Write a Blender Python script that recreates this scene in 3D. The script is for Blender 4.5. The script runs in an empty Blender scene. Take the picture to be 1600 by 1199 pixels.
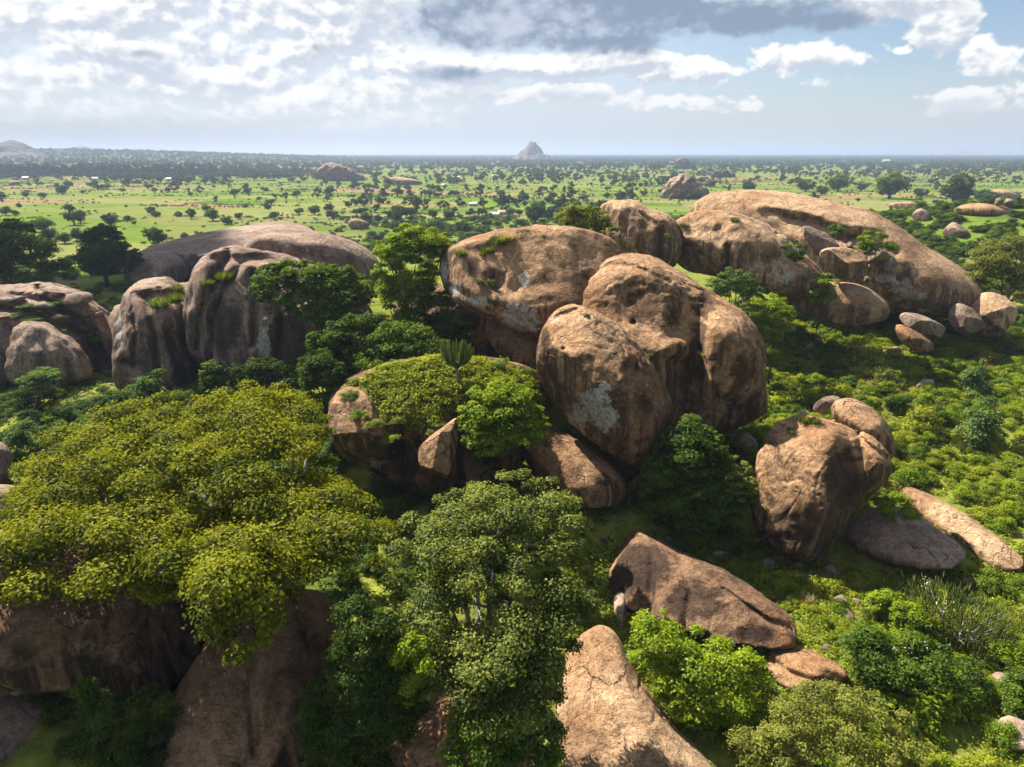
import bpy, bmesh, math, random
import numpy as np
from mathutils import Vector

random.seed(7)
RNG = np.random.default_rng(7)
SC = bpy.context.scene
COL = SC.collection
rad = math.radians

# ------------------------------------------------------------------ camera
CAMZ, PITCH, FPX = 36.0, rad(18.8), 1061.0
cam_data = bpy.data.cameras.new('camera')
cam_data.sensor_width = 36.0
cam_data.lens = 36.0 * FPX / 1600.0
cam_data.clip_start = 0.5
cam_data.clip_end = 90000
cam = bpy.data.objects.new('camera', cam_data)
cam.location = (0, 0, CAMZ)
cam.rotation_euler = (math.pi / 2 - PITCH, 0, 0)
COL.objects.link(cam)
SC.camera = cam

# ------------------------------------------------------------------ sun, exposure
SUN_EL = rad(47)
SUN_H = Vector((-0.68, 0.73)).normalized()
SUN_DIR = Vector((SUN_H.x * math.cos(SUN_EL), SUN_H.y * math.cos(SUN_EL), math.sin(SUN_EL)))
sd = bpy.data.lights.new('sun', 'SUN')
sd.energy = 5.0
sd.angle = rad(0.53)
sd.color = (1.0, 0.93, 0.82)
sun = bpy.data.objects.new('sun', sd)
sun.rotation_euler = (-SUN_DIR).to_track_quat('-Z', 'Y').to_euler()
sun.location = (-60, 40, 120)
COL.objects.link(sun)
SC.view_settings.view_transform = 'Standard'
SC.view_settings.look = 'None'
SC.view_settings.exposure = 1.45
SC.view_settings.gamma = 1.0
SC.view_settings.use_curve_mapping = False
SC.render.engine = 'CYCLES'
cy = SC.cycles
cy.max_bounces = 5
cy.diffuse_bounces = 3
cy.glossy_bounces = 1
cy.transmission_bounces = 3
cy.transparent_max_bounces = 6
cy.volume_bounces = 0
cy.use_denoising = True
cy.caustics_reflective = False
cy.caustics_refractive = False
cy.use_adaptive_sampling = True
cy.adaptive_threshold = 0.02

# ------------------------------------------------------------------ node helpers
class NT:
    def __init__(self, tree):
        self.t = tree
        self.n = tree.nodes
        self.l = tree.links
    def new(self, kind, **kw):
        nd = self.n.new(kind)
        for k, v in kw.items():
            setattr(nd, k, v)
        return nd
    def put(self, sock, v):
        if isinstance(v, bpy.types.NodeSocket):
            self.l.new(v, sock)
        elif v is not None:
            if isinstance(v, (tuple, list)) and sock.type == 'RGBA' and len(v) == 3:
                v = (*v, 1)
            sock.default_value = v
    def m(self, op, a, b=None, c=None, clamp=False):
        nd = self.new('ShaderNodeMath', operation=op, use_clamp=clamp)
        self.put(nd.inputs[0], a)
        if b is not None: self.put(nd.inputs[1], b)
        if c is not None: self.put(nd.inputs[2], c)
        return nd.outputs[0]
    def vm(self, op, a, b=None):
        nd = self.new('ShaderNodeVectorMath', operation=op)
        self.put(nd.inputs[0], a)
        if b is not None: self.put(nd.inputs[1], b)
        return nd.outputs[0]
    def sstep(self, x, a, b, lo=0.0, hi=1.0):
        nd = self.new('ShaderNodeMapRange', interpolation_type='SMOOTHSTEP')
        self.put(nd.inputs[0], x)
        for i, v in enumerate((a, b, lo, hi)):
            self.put(nd.inputs[1 + i], v)
        return nd.outputs[0]
    def noise(self, vec, scale, detail=4, rough=0.55, dist=0.0):
        nd = self.new('ShaderNodeTexNoise')
        self.put(nd.inputs['Vector'], vec)
        nd.inputs['Scale'].default_value = scale
        nd.inputs['Detail'].default_value = detail
        nd.inputs['Roughness'].default_value = rough
        nd.inputs['Distortion'].default_value = dist
        return nd.outputs[0]
    def mix(self, f, a, b, blend='MIX'):
        nd = self.new('ShaderNodeMix', data_type='RGBA', blend_type=blend)
        self.put(nd.inputs[0], f)
        self.put(nd.inputs[6], a)
        self.put(nd.inputs[7], b)
        return nd.outputs[2]
    def comb(self, x, y, z):
        nd = self.new('ShaderNodeCombineXYZ')
        for i, v in enumerate((x, y, z)): self.put(nd.inputs[i], v)
        return nd.outputs[0]
    def sep(self, v):
        nd = self.new('ShaderNodeSeparateXYZ')
        self.put(nd.inputs[0], v)
        return nd.outputs

# ------------------------------------------------------------------ sky with clouds
def build_world():
    w = bpy.data.worlds.new('World')
    SC.world = w
    w.use_nodes = True
    w.cycles.sampling_method = 'MANUAL'
    w.cycles.sample_map_resolution = 256
    t = NT(w.node_tree)
    t.n.clear()
    out = t.new('ShaderNodeOutputWorld')
    bg = t.new('ShaderNodeBackground')
    STR = 0.10
    bg.inputs[1].default_value = STR * 0.455
    sky = t.new('ShaderNodeTexSky', sky_type='NISHITA')
    sky.sun_disc = False
    sky.sun_elevation = SUN_EL
    sky.sun_rotation = math.atan2(SUN_H.x, SUN_H.y)
    sky.altitude = 1100
    sky.air_density = 1.0
    sky.dust_density = 1.6
    sky.ozone_density = 1.5
    d = t.new('ShaderNodeTexCoord').outputs['Generated']
    x, y, z = t.sep(d)
    zc = t.m('MAXIMUM', z, 0.0)
    A = t.m('MULTIPLY', t.m('ARCTAN2', x, y), 57.2958)
    E = t.m('MULTIPLY', t.m('ARCSINE', zc), 57.2958)
    def rgb(c, k=1.0): return tuple(v * k / STR for v in c)
    # angular cloud coordinates: cells flatten towards the horizon as a real deck does
    def field(dE, dA=0.0):
        e2 = t.m('ADD', E, dE)
        a2 = t.m('ADD', A, dA)
        # pseudo-perspective: noise frequency grows near the horizon
        inv = t.m('DIVIDE', 1.0, t.m('ADD', t.m('MULTIPLY', e2, 0.0175), 0.11))
        v = t.comb(t.m('MULTIPLY', t.m('SINE', t.m('MULTIPLY', a2, 0.01745)), inv), t.m('MULTIPLY', t.m('COSINE', t.m('MULTIPLY', a2, 0.01745)), inv), 3.1)
        big = t.noise(v, 1.25, 3, 0.5)
        v2 = t.comb(t.m('MULTIPLY', a2, 0.125), t.m('MULTIPLY', e2, 0.215), 1.7)
        fine = t.noise(v2, 1.0, 6, 0.50, 0.45)
        wv_ = t.vm('ADD', t.comb(t.m('MULTIPLY', a2, 0.62), t.m('MULTIPLY', e2, 0.9), 0.0), t.vm('MULTIPLY', t.comb(fine, fine, 0.0), (1.6, 1.6, 0)))
        vo = t.new('ShaderNodeTexVoronoi', feature='SMOOTH_F1', voronoi_dimensions='2D')
        vo.inputs['Scale'].default_value = 1.0
        vo.inputs['Detail'].default_value = 3.0
        vo.inputs['Roughness'].default_value = 0.5
        vo.inputs['Smoothness'].default_value = 0.6
        t.l.new(wv_, vo.inputs['Vector'])
        lobes = t.m('SUBTRACT', 0.5, vo.outputs['Distance'])
        fine = t.m('ADD', fine, t.m('MULTIPLY', lobes, 0.20))
        return big, fine
    blobs_dark = [(6, 10.6, 17, 3.4, 1.0), (17, 9.2, 10, 2.0, 1.0), (-2, 9.2, 9, 2.4, .95), (8, 8.4, 11, 1.6, .9), (22, 8.7, 5, 1.1, .9), (-5, 5.7, 4, .9, .62), (-14, 7.2, 5, .8, .5), (-24, 6.4, 6, .7, .5)]
    blobs_cu = [(30.0, 7.4, 2.3, 2.3, 1.0), (32.2, 6.2, 2.6, 1.6, 1.0), (20.5, 6.3, 6.0, 1.4, 1.0), (14, 5.9, 6, 1.4, 1.0), (25.5, 9.8, 4.6, 1.7, 1.0), (27.6, 6.5, .8, .45, .85),
                (5, 4.3, 4, 1.0, .75), (11, 3.7, 5, .9, .78), (0, 4.0, 5, 1.0, .75), (17, 3.4, 4, 1.0, .75), (33, 3.2, 4, 1.1, .75), (2, 6.3, 8, .9, 1.0), (23, 3.0, 3, .7, .45), (9.5, 6.6, 6, .9, .9), (34, 10.6, 4, .7, .8)]
    def bias(lst, dE=0.0, sharp=1.0):
        tot = None
        for (a0, e0, ra, re, wgt) in lst:
            da = t.m('DIVIDE', t.m('SUBTRACT', A, a0), ra)
            de = t.m('DIVIDE', t.m('SUBTRACT', t.m('ADD', E, dE), e0), re)
            r2 = t.m('ADD', t.m('MULTIPLY', da, da), t.m('MULTIPLY', de, de))
            g = t.m('MULTIPLY', t.m('POWER', 2.718, t.m('MULTIPLY', r2, -1.0)), wgt)
            tot = g if tot is None else t.m('MAXIMUM', tot, g)
        return tot
    big0, fine0 = field(0.0)
    big1, fine1 = field(0.60, -0.45)
    # broken deck: close cover on the left and overhead, thinning to the right and at the horizon
    left = t.sstep(A, 6.0, -14.0, -0.12, 0.95)
    # higher up and further round the deck breaks into ordinary scattered cloud
    thin = t.m('MULTIPLY', t.sstep(E, 38.0, 14.0), t.sstep(A, -95.0, -50.0))
    left = t.m('ADD', t.m('MULTIPLY', left, thin), t.m('MULTIPLY', t.m('SUBTRACT', 1.0, thin), -0.06))
    low = t.sstep(E, 1.0, 7.0, -0.10, 0.06)
    def dens(big, fine, b):
        s = t.m('ADD', t.m('MULTIPLY', t.m('SUBTRACT', big, 0.5), 0.5), t.m('MULTIPLY', t.m('SUBTRACT', fine, 0.5), 1.9))
        return t.m('ADD', t.m('ADD', s, t.m('ADD', left, low)), t.m('MULTIPLY', b, 0.95))
    b0, b1 = bias(blobs_cu), bias(blobs_cu, 0.55)
    d0 = t.m('SUBTRACT', dens(big0, fine0, b0), 0.12)
    d1 = t.m('SUBTRACT', dens(big1, fine1, b1), 0.12)
    cov = t.sstep(d0, 0.0, t.sstep(A, 8.0, -10.0, 0.22, 0.80))
    lit = t.sstep(t.m('SUBTRACT', t.m('MULTIPLY', d0, 0.86), t.m('MULTIPLY', d1, 0.95)), -0.26, 0.13)
    lit = t.m('MULTIPLY', lit, t.sstep(t.m('ADD', big1, t.m('MULTIPLY', t.m('SUBTRACT', fine1, .5), .9)), 0.72, 0.40, 0.25, 1.0))
    ccol = t.mix(lit, rgb((.49, .535, .615)), rgb((0.87, 0.865, 0.85)))
    # thinner, paler cloud near the horizon
    ccol = t.mix(t.sstep(E, 6.0, 1.0, 0.0, 0.70), ccol, rgb((.68, .69, .70)))
    blue = sky.outputs[0]
    veil = t.sstep(A, 30.0, -14.0, 0.05, 0.72)
    skyc = t.mix(veil, blue, rgb((.64, .685, .755)))
    skyc = t.mix(t.sstep(E, 7.5, 0.0, 0.0, 0.90), skyc, rgb((.50, .55, .61)))
    c = t.mix(t.m('MULTIPLY', cov, t.sstep(E, 0.8, 3.2, 0.0, 0.97)), skyc, ccol)
    # the large shaded cloud
    dk = t.m('ADD', bias(blobs_dark), t.m('MULTIPLY', t.m('SUBTRACT', fine0, 0.5), 1.3))
    dkm = t.sstep(dk, 0.28, 0.66)
    dcol = t.mix(t.sstep(t.m('ADD', fine1, t.m('MULTIPLY', t.m('SUBTRACT', big1, .5), 0.6)), 0.44, 0.70), rgb((.225, .29, .395)), rgb((.47, .53, .63)))
    c = t.mix(dkm, c, dcol)
    t.l.new(c, bg.inputs[0])
    t.l.new(bg.outputs[0], out.inputs[0])
build_world()

# ------------------------------------------------------------------ numpy noise
_perm = np.random.default_rng(3).permutation(512)
_perm = np.concatenate([_perm, _perm, _perm])
_grad = np.random.default_rng(4).normal(size=(512, 3))
_grad /= np.linalg.norm(_grad, axis=1)[:, None]
def perlin(p):
    p = np.asarray(p, float)
    i = np.floor(p).astype(int)
    f = p - i
    u = f * f * f * (f * (f * 6 - 15) + 10)
    i &= 511
    out = np.zeros(len(p))
    for dx in (0, 1):
        for dy in (0, 1):
            for dz in (0, 1):
                h = _perm[_perm[_perm[(i[:, 0] + dx) & 511] + ((i[:, 1] + dy) & 511) & 511] + ((i[:, 2] + dz) & 511) & 511] & 511
                g = _grad[h]
                dd = f - np.array([dx, dy, dz])
                w = (u[:, 0] if dx else 1 - u[:, 0]) * (u[:, 1] if dy else 1 - u[:, 1]) * (u[:, 2] if dz else 1 - u[:, 2])
                out += w * np.einsum('ij,ij->i', g, dd)
    return out * 1.5
def fbm(p, octv=4, gain=0.5):
    s = np.zeros(len(p)); a = 1.0; q = np.array(p, float)
    for _ in range(octv):
        s += a * perlin(q); q = q * 2.03 + 17.3; a *= gain
    return s
def sst(x, a, b):
    t = np.clip((x - a) / (b - a), 0, 1)
    return t * t * (3 - 2 * t)

# ------------------------------------------------------------------ picture <-> place
CAM = np.array([0, 0, CAMZ])
FW = np.array([0, math.cos(PITCH), -math.sin(PITCH)])
UP = np.array([0, math.sin(PITCH), math.cos(PITCH)])
RT = np.array([1.0, 0, 0])
def ray(px, py):
    return FW + RT * ((px - 800) / FPX) + UP * ((599.5 - py) / FPX)
def at(px, py, Y):
    d = ray(px, py)
    return CAM + d * (Y / d[1])
def topix(P):
    q = np.atleast_2d(P) - CAM
    dz = q @ FW
    return 800 + FPX * (q @ RT) / dz, 599.5 - FPX * (q @ UP) / dz, dz

# ------------------------------------------------------------------ terrain height
ANCH = np.array([
    (25, 50, 3.2), (36, 46, 3.5), (45, 52, 4), (60, 75, 4.5), (42, 90, 6), (70, 110, 4), (30, 76, 6), (24, 35, 4), (40, 33, 4), (12, 41, 4.5), (60, 50, 4),
    (2, 27, 5), (12, 28, 4), (9, 58, 7), (-5, 52, 7.5), (-9, 62, 11), (0, 74, 13), (17, 64, 7), (22, 98, 11), (35, 108, 9.5), (48, 118, 8), (60, 108, 6.5),
    (-15, 30, 8.5), (-26, 30, 9.3), (-21, 27.5, 9.0), (-28, 58, 8), (-45, 65, 9), (-30, 80, 9), (-60, 85, 9), (-20, 76, 11), (-40, 112, 8), (-75, 135, 6), (-60, 172, 6), (-30, 150, 8),
    (-12, 42, 7), (-30, 45, 7), (80, 90, 4), (100, 130, 3), (60, 150, 4), (20, 140, 7), (-10, 120, 8), (-90, 90, 7), (-70, 60, 8), (90, 60, 4), (0, 10, 6), (-40, 10, 6), (40, 10, 4)], float)
def terrain(x, y):
    x = np.atleast_1d(np.asarray(x, float)); y = np.atleast_1d(np.asarray(y, float))
    num = np.zeros_like(x); den = np.zeros_like(x)
    for ax, ay, az in ANCH:
        w = 1.0 / ((x - ax) ** 2 + (y - ay) ** 2 + 20.0) ** 2
        num += w * az; den += w
    z = num / den
    r = np.sqrt((x * 0.9) ** 2 + (y - 60) ** 2)
    k = 1 - sst(r, 95, 230)
    p = np.stack([x / 14, y / 14, np.zeros_like(x)], 1)
    z = z * k + k * fbm(p, 3) * 0.9
    # gentle roll of the plain and the wooded rise far to the left
    z = z + (1 - k) * fbm(np.stack([x / 300, y / 300, np.full_like(x, 5.)], 1), 2) * 1.2
    z = z + 20 * np.exp(-((x - 170) / 72) ** 2 - ((y - 228) / 58) ** 2)
    z = z + 46 * np.exp(-((y - 3400) / 800) ** 2) * sst(-x, 300, 2200)
    return z
def ter1(x, y): return float(terrain(x, y)[0])
def gp(px, py, y0=14, y1=2500):
    """where the line of sight meets the ground"""
    d = ray(px, py)
    ys = np.geomspace(y0, y1, 900)
    P = CAM[None] + d[None] * (ys / d[1])[:, None]
    h = P[:, 2] - terrain(P[:, 0], P[:, 1])
    i = np.argmax(h < 0)
    if h[i] >= 0: i = len(ys) - 1
    q = P[i].copy(); q[2] = ter1(q[0], q[1])
    return q

# ------------------------------------------------------------------ object helpers
def tag(o, label=None, cat=None, group=None, kind=None):
    if label: o['label'] = label
    if cat: o['category'] = cat
    if group: o['group'] = group
    if kind: o['kind'] = kind
    return o
def empty(name, loc, parent=None):
    o = bpy.data.objects.new(name, None)
    o.empty_display_size = 0.2
    o.location = loc
    COL.objects.link(o)
    if parent: o.parent = parent
    return o
def mesh_np(name, V, F, mats, smooth=True, attrs=None, mat_idx=None):
    """V (n,3); F (m,k) all faces the same size"""
    V = np.asarray(V, np.float32); F = np.asarray(F, np.int32)
    me = bpy.data.meshes.new(name)
    me.vertices.add(len(V)); me.vertices.foreach_set('co', V.ravel())
    k = F.shape[1]
    me.loops.add(F.size); me.loops.foreach_set('vertex_index', F.ravel())
    me.polygons.add(len(F))
    me.polygons.foreach_set('loop_start', np.arange(0, F.size, k, dtype=np.int32))
    me.polygons.foreach_set('loop_total', np.full(len(F), k, np.int32))
    if smooth: me.polygons.foreach_set('use_smooth', np.ones(len(F), bool))
    for m in (mats if isinstance(mats, (list, tuple)) else [mats]): me.materials.append(m)
    if mat_idx is not None: me.polygons.foreach_set('material_index', np.asarray(mat_idx, np.int32))
    for an, av in (attrs or {}).items():
        a = me.attributes.new(an, 'FLOAT', 'POINT'); a.data.foreach_set('value', np.asarray(av, np.float32))
    me.update(calc_edges=True)
    return me
def link(name, me, loc=(0, 0, 0), parent=None):
    o = bpy.data.objects.new(name, me)
    o.location = loc
    if parent: o.parent = parent
    COL.objects.link(o)
    return o

# ------------------------------------------------------------------ materials
def new_mat(name):
    m = bpy.data.materials.new(name)
    m.use_nodes = True
    t = NT(m.node_tree)
    t.n.clear()
    out = t.new('ShaderNodeOutputMaterial')
    return m, t, out
def rock_material(name, c1, c2, dark, streak=0.8, blotch=0.5, orange=0.35, pale=(.40, .40, .37), scale=1.0, bump=1.0):
    m, t, out = new_mat(name)
    g = t.new('ShaderNodeNewGeometry')
    P = g.outputs['Position']
    N = t.sep(g.outputs['Normal'])
    at1 = t.new('ShaderNodeAttribute', attribute_name='pale').outputs['Fac']
    at2 = t.new('ShaderNodeAttribute', attribute_name='stain_shade').outputs['Fac']
    n1 = t.noise(P, 0.11 * scale, 5, 0.6)
    col = t.mix(t.sstep(n1, 0.36, 0.62), c1, c2)
    n5 = t.noise(t.vm('ADD', P, (31, 7, 3)), 0.16 * scale, 6, 0.65, 0.6)
    col = t.mix(t.m('MULTIPLY', t.sstep(n5, 0.52, 0.68), orange), col, (.33, .155, .06))
    # dark biofilm blotches
    n3 = t.noise(P, 0.30 * scale, 9, 0.68, 0.4)
    col = t.mix(t.m('MULTIPLY', t.sstep(n3, 0.47, 0.66), blotch), col, dark)
    # run-off streaks down steep faces
    sv = t.vm('MULTIPLY', P, (1.0, 1.0, 0.075))
    n2 = t.noise(sv, 0.85 * scale, 5, 0.62, 0.5)
    n2b = t.noise(t.vm('MULTIPLY', P, (1.0, 1.0, 0.05)), 2.3 * scale, 3, 0.6)
    steep = t.sstep(N[2], 0.72, 0.30)
    sfac = t.m('MULTIPLY', t.m('MULTIPLY', t.sstep(t.m('ADD', t.m('MULTIPLY', n2, 0.75), t.m('MULTIPLY', n2b, 0.25)), 0.42, 0.56), steep), streak)
    col = t.mix(sfac, col, dark)
    lfac = t.m('MULTIPLY', t.m('MULTIPLY', t.sstep(n2b, 0.58, 0.72), steep), 0.35 * streak)
    col = t.mix(lfac, col, tuple(v * 1.25 for v in c2))
    # painted-in-place stains and painted shade, both with ragged edges
    rg = t.noise(P, 0.75 * scale, 8, 0.7)
    sm = t.sstep(t.m('ADD', at2, t.m('MULTIPLY', t.m('SUBTRACT', rg, 0.5), 1.5)), 0.40, 0.75)
    col = t.mix(t.m('MULTIPLY', sm, 0.85), col, dark)
    rg2 = t.noise(P, 1.9 * scale, 9, 0.78)
    pm = t.sstep(t.m('ADD', at1, t.m('MULTIPLY', t.m('SUBTRACT', rg2, 0.5), 3.2)), 0.52, 0.62)
    col = t.mix(t.m('MULTIPLY', pm, 0.9), col, pale)
    # scattered crustose lichen specks and grain
    sp = t.noise(P, 3.2 * scale, 6, 0.75)
    col = t.mix(t.sstep(sp, 0.60, 0.72, 0.0, 0.45), col, tuple(0.6 * a + 0.4 * b for a, b in zip(pale, c2)))
    gr = t.noise(P, 2.1 * scale, 8, 0.75)
    col = t.mix(0.85, col, t.mix(t.sstep(gr, 0.32, 0.68), (.58, .55, .52), (1.30, 1.28, 1.25)), 'MULTIPLY')
    wp = t.new('ShaderNodeTexNoise'); wp.inputs['Scale'].default_value = 0.35 * scale; wp.inputs['Detail'].default_value = 5
    t.l.new(P, wp.inputs['Vector'])
    cv = t.vm('ADD', t.vm('MULTIPLY', P, (1, 1, .7)), t.vm('MULTIPLY', wp.outputs[1], (6.0, 6.0, 6.0)))
    vc = t.new('ShaderNodeTexVoronoi', feature='DISTANCE_TO_EDGE'); vc.inputs['Scale'].default_value = 0.11 * min(scale, 1.0)
    t.l.new(cv, vc.inputs['Vector'])
    crk = t.m('MULTIPLY', t.sstep(vc.outputs['Distance'], 0.0085, 0.001), t.sstep(t.noise(t.vm('ADD', P, (9, 4, 2)), 0.16 * scale, 3), 0.50, 0.60))
    col = t.mix(t.m('MULTIPLY', crk, 0.8), col, (.035, .024, .017))
    ex = t.noise(t.vm('MULTIPLY', P, (1, 1, 1.4)), 0.33 * scale, 8, 0.6, 0.8)
    sheet = t.m('ADD', t.m('ADD', t.sstep(ex, 0.47, 0.485), t.sstep(ex, 0.55, 0.565)), t.sstep(ex, 0.62, 0.635))
    edge = t.m('ADD', t.sstep(t.m('ABSOLUTE', t.m('SUBTRACT', ex, 0.475)), 0.012, 0.0), t.sstep(t.m('ABSOLUTE', t.m('SUBTRACT', ex, 0.557)), 0.012, 0.0))
    col = t.mix(t.m('MULTIPLY', edge, 0.35), col, dark)
    hf = t.noise(P, 9.0 * scale, 5, 0.75)
    col = t.mix(0.7, col, t.mix(t.sstep(hf, 0.36, 0.64), (.72, .70, .68), (1.25, 1.24, 1.22)), 'MULTIPLY')
    hf2 = t.noise(P, 24.0 * scale, 3, 0.7)
    col = t.mix(0.6, col, t.mix(t.sstep(hf2, 0.38, 0.62), (.70, .69, .68), (1.28, 1.27, 1.25)), 'MULTIPLY')
    b = t.new('ShaderNodeBsdfPrincipled')
    t.put(b.inputs['Base Color'], col)
    b.inputs['Roughness'].default_value = 0.92
    b.inputs['Specular IOR Level'].default_value = 0.2
    h = t.m('ADD', t.m('MULTIPLY', t.noise(P, 0.9 * scale, 10, 0.66, 0.3), 0.8), t.m('MULTIPLY', t.noise(P, 4.5 * scale, 6, 0.7), 0.16))
    h = t.m('ADD', h, t.m('MULTIPLY', n2, 0.25))
    h = t.m('ADD', h, t.m('MULTIPLY', sheet, 0.16))
    h = t.m('SUBTRACT', h, t.m('MULTIPLY', crk, 0.45))
    h = t.m('ADD', h, t.m('MULTIPLY', hf, 0.05))
    bp = t.new('ShaderNodeBump')
    bp.inputs['Strength'].default_value = 0.9
    bp.inputs['Distance'].default_value = 0.55 * bump / scale
    t.put(bp.inputs['Height'], h)
    t.l.new(bp.outputs[0], b.inputs['Normal'])
    t.l.new(b.outputs[0], out.inputs[0])
    return m
ROCK = {
    'tan': rock_material('granite_tan', (.245, .132, .064), (.420, .265, .148), (.046, .027, .015), 0.85, 0.70, 0.40),
    'pink': rock_material('granite_pink', (.235, .160, .118), (.360, .265, .205), (.060, .044, .035), 0.70, 0.55, 0.18),
    'dome': rock_material('granite_dome', (.315, .188, .100), (.470, .322, .198), (.080, .047, .026), 0.85, 0.44, 0.38),
    'dark': rock_material('granite_stain_shade', (.150, .085, .050), (.290, .180, .108), (.026, .016, .011), 0.95, 0.72, 0.40),  # stained rock, also used to put shade into slab and cave wall
    'stone': rock_material('granite_stone', (.220, .160, .115), (.350, .270, .205), (.075, .054, .040), 0.5, 0.6, 0.1, scale=1.8, bump=0.9),
    'far': rock_material('granite_far', (.130, .100, .085), (.215, .170, .140), (.070, .055, .048), 0.9, 0.7, 0.1, scale=0.35, bump=2.5),
}
def leaf_material(name, dark, light, trans=0.40, tcol=None, gloss=0.008):
    m, t, out = new_mat(name)
    at1 = t.new('ShaderNodeAttribute', attribute_name='tint').outputs['Fac']
    oi = t.new('ShaderNodeObjectInfo').outputs['Random']
    g = t.new('ShaderNodeNewGeometry').outputs['Position']
    n = t.noise(g, 0.35, 3)
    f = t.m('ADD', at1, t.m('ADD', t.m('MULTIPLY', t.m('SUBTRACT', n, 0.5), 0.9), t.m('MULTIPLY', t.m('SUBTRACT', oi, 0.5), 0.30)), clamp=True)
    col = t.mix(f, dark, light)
    df = t.new('ShaderNodeBsdfDiffuse'); t.put(df.inputs[0], col)
    tr = t.new('ShaderNodeBsdfTranslucent')
    t.put(tr.inputs[0], t.mix(1.0, col, tcol or (1.5, 1.45, 0.55), 'MULTIPLY'))
    mx = t.new('ShaderNodeMixShader'); mx.inputs[0].default_value = trans
    t.l.new(df.outputs[0], mx.inputs[1]); t.l.new(tr.outputs[0], mx.inputs[2])
    gl = t.new('ShaderNodeBsdfGlossy'); gl.inputs['Roughness'].default_value = 0.6
    gl.inputs[0].default_value = (.8, .85, .8, 1)
    mx2 = t.new('ShaderNodeMixShader'); mx2.inputs[0].default_value = gloss
    t.l.new(mx.outputs[0], mx2.inputs[1]); t.l.new(gl.outputs[0], mx2.inputs[2])
    t.l.new(mx2.outputs[0], out.inputs[0])
    return m
LEAF = {
    'gold': leaf_material('leaf_gold', (.016, .040, .004), (.225, .230, .005), 0.34),
    'greyg': leaf_material('leaf_greygreen', (.038, .064, .009), (.255, .280, .042), 0.30, gloss=0.012),
    'light': leaf_material('leaf_light', (.046, .100, .006), (.255, .325, .014), 0.38),
    'lime': leaf_material('leaf_lime', (.090, .135, .010), (.330, .350, .022), 0.38),
    'mid': leaf_material('leaf_mid', (.026, .062, .007), (.140, .205, .016), 0.36),
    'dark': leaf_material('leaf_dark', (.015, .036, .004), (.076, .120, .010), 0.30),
    'olive': leaf_material('leaf_olive', (.052, .072, .012), (.235, .245, .040), 0.34),
    'cool': leaf_material('leaf_cool', (.032, .072, .018), (.130, .200, .045), 0.32),
    'far': leaf_material('leaf_far', (.022, .046, .013), (.066, .100, .022), 0.22, gloss=0.0),
    'grass': leaf_material('grass_blade', (.05, .08, .012), (.135, .16, .03), 0.38),
    'straw': leaf_material('dry_grass', (.20, .17, .06), (.36, .30, .13), 0.4),
    'euph': leaf_material('euphorbia_skin', (.045, .075, .014), (.190, .210, .040), 0.10, gloss=0.02),
    'white': leaf_material('flower_white', (.60, .60, .55), (.82, .82, .78), 0.3),
}
def plain_mat(name, c1, c2, sc=3.0, rough=0.85):
    m, t, out = new_mat(name)
    P = t.new('ShaderNodeNewGeometry').outputs['Position']
    b = t.new('ShaderNodeBsdfPrincipled')
    t.put(b.inputs['Base Color'], t.mix(t.sstep(t.noise(P, sc, 5, 0.65), 0.35, 0.65), c1, c2))
    b.inputs['Roughness'].default_value = rough
    b.inputs['Specular IOR Level'].default_value = 0.2
    t.l.new(b.outputs[0], out.inputs[0])
    return m
BARK = plain_mat('bark_grey', (.13, .11, .09), (.27, .24, .20))
BARKD = plain_mat('bark_dark', (.05, .038, .028), (.11, .085, .062))
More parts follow.
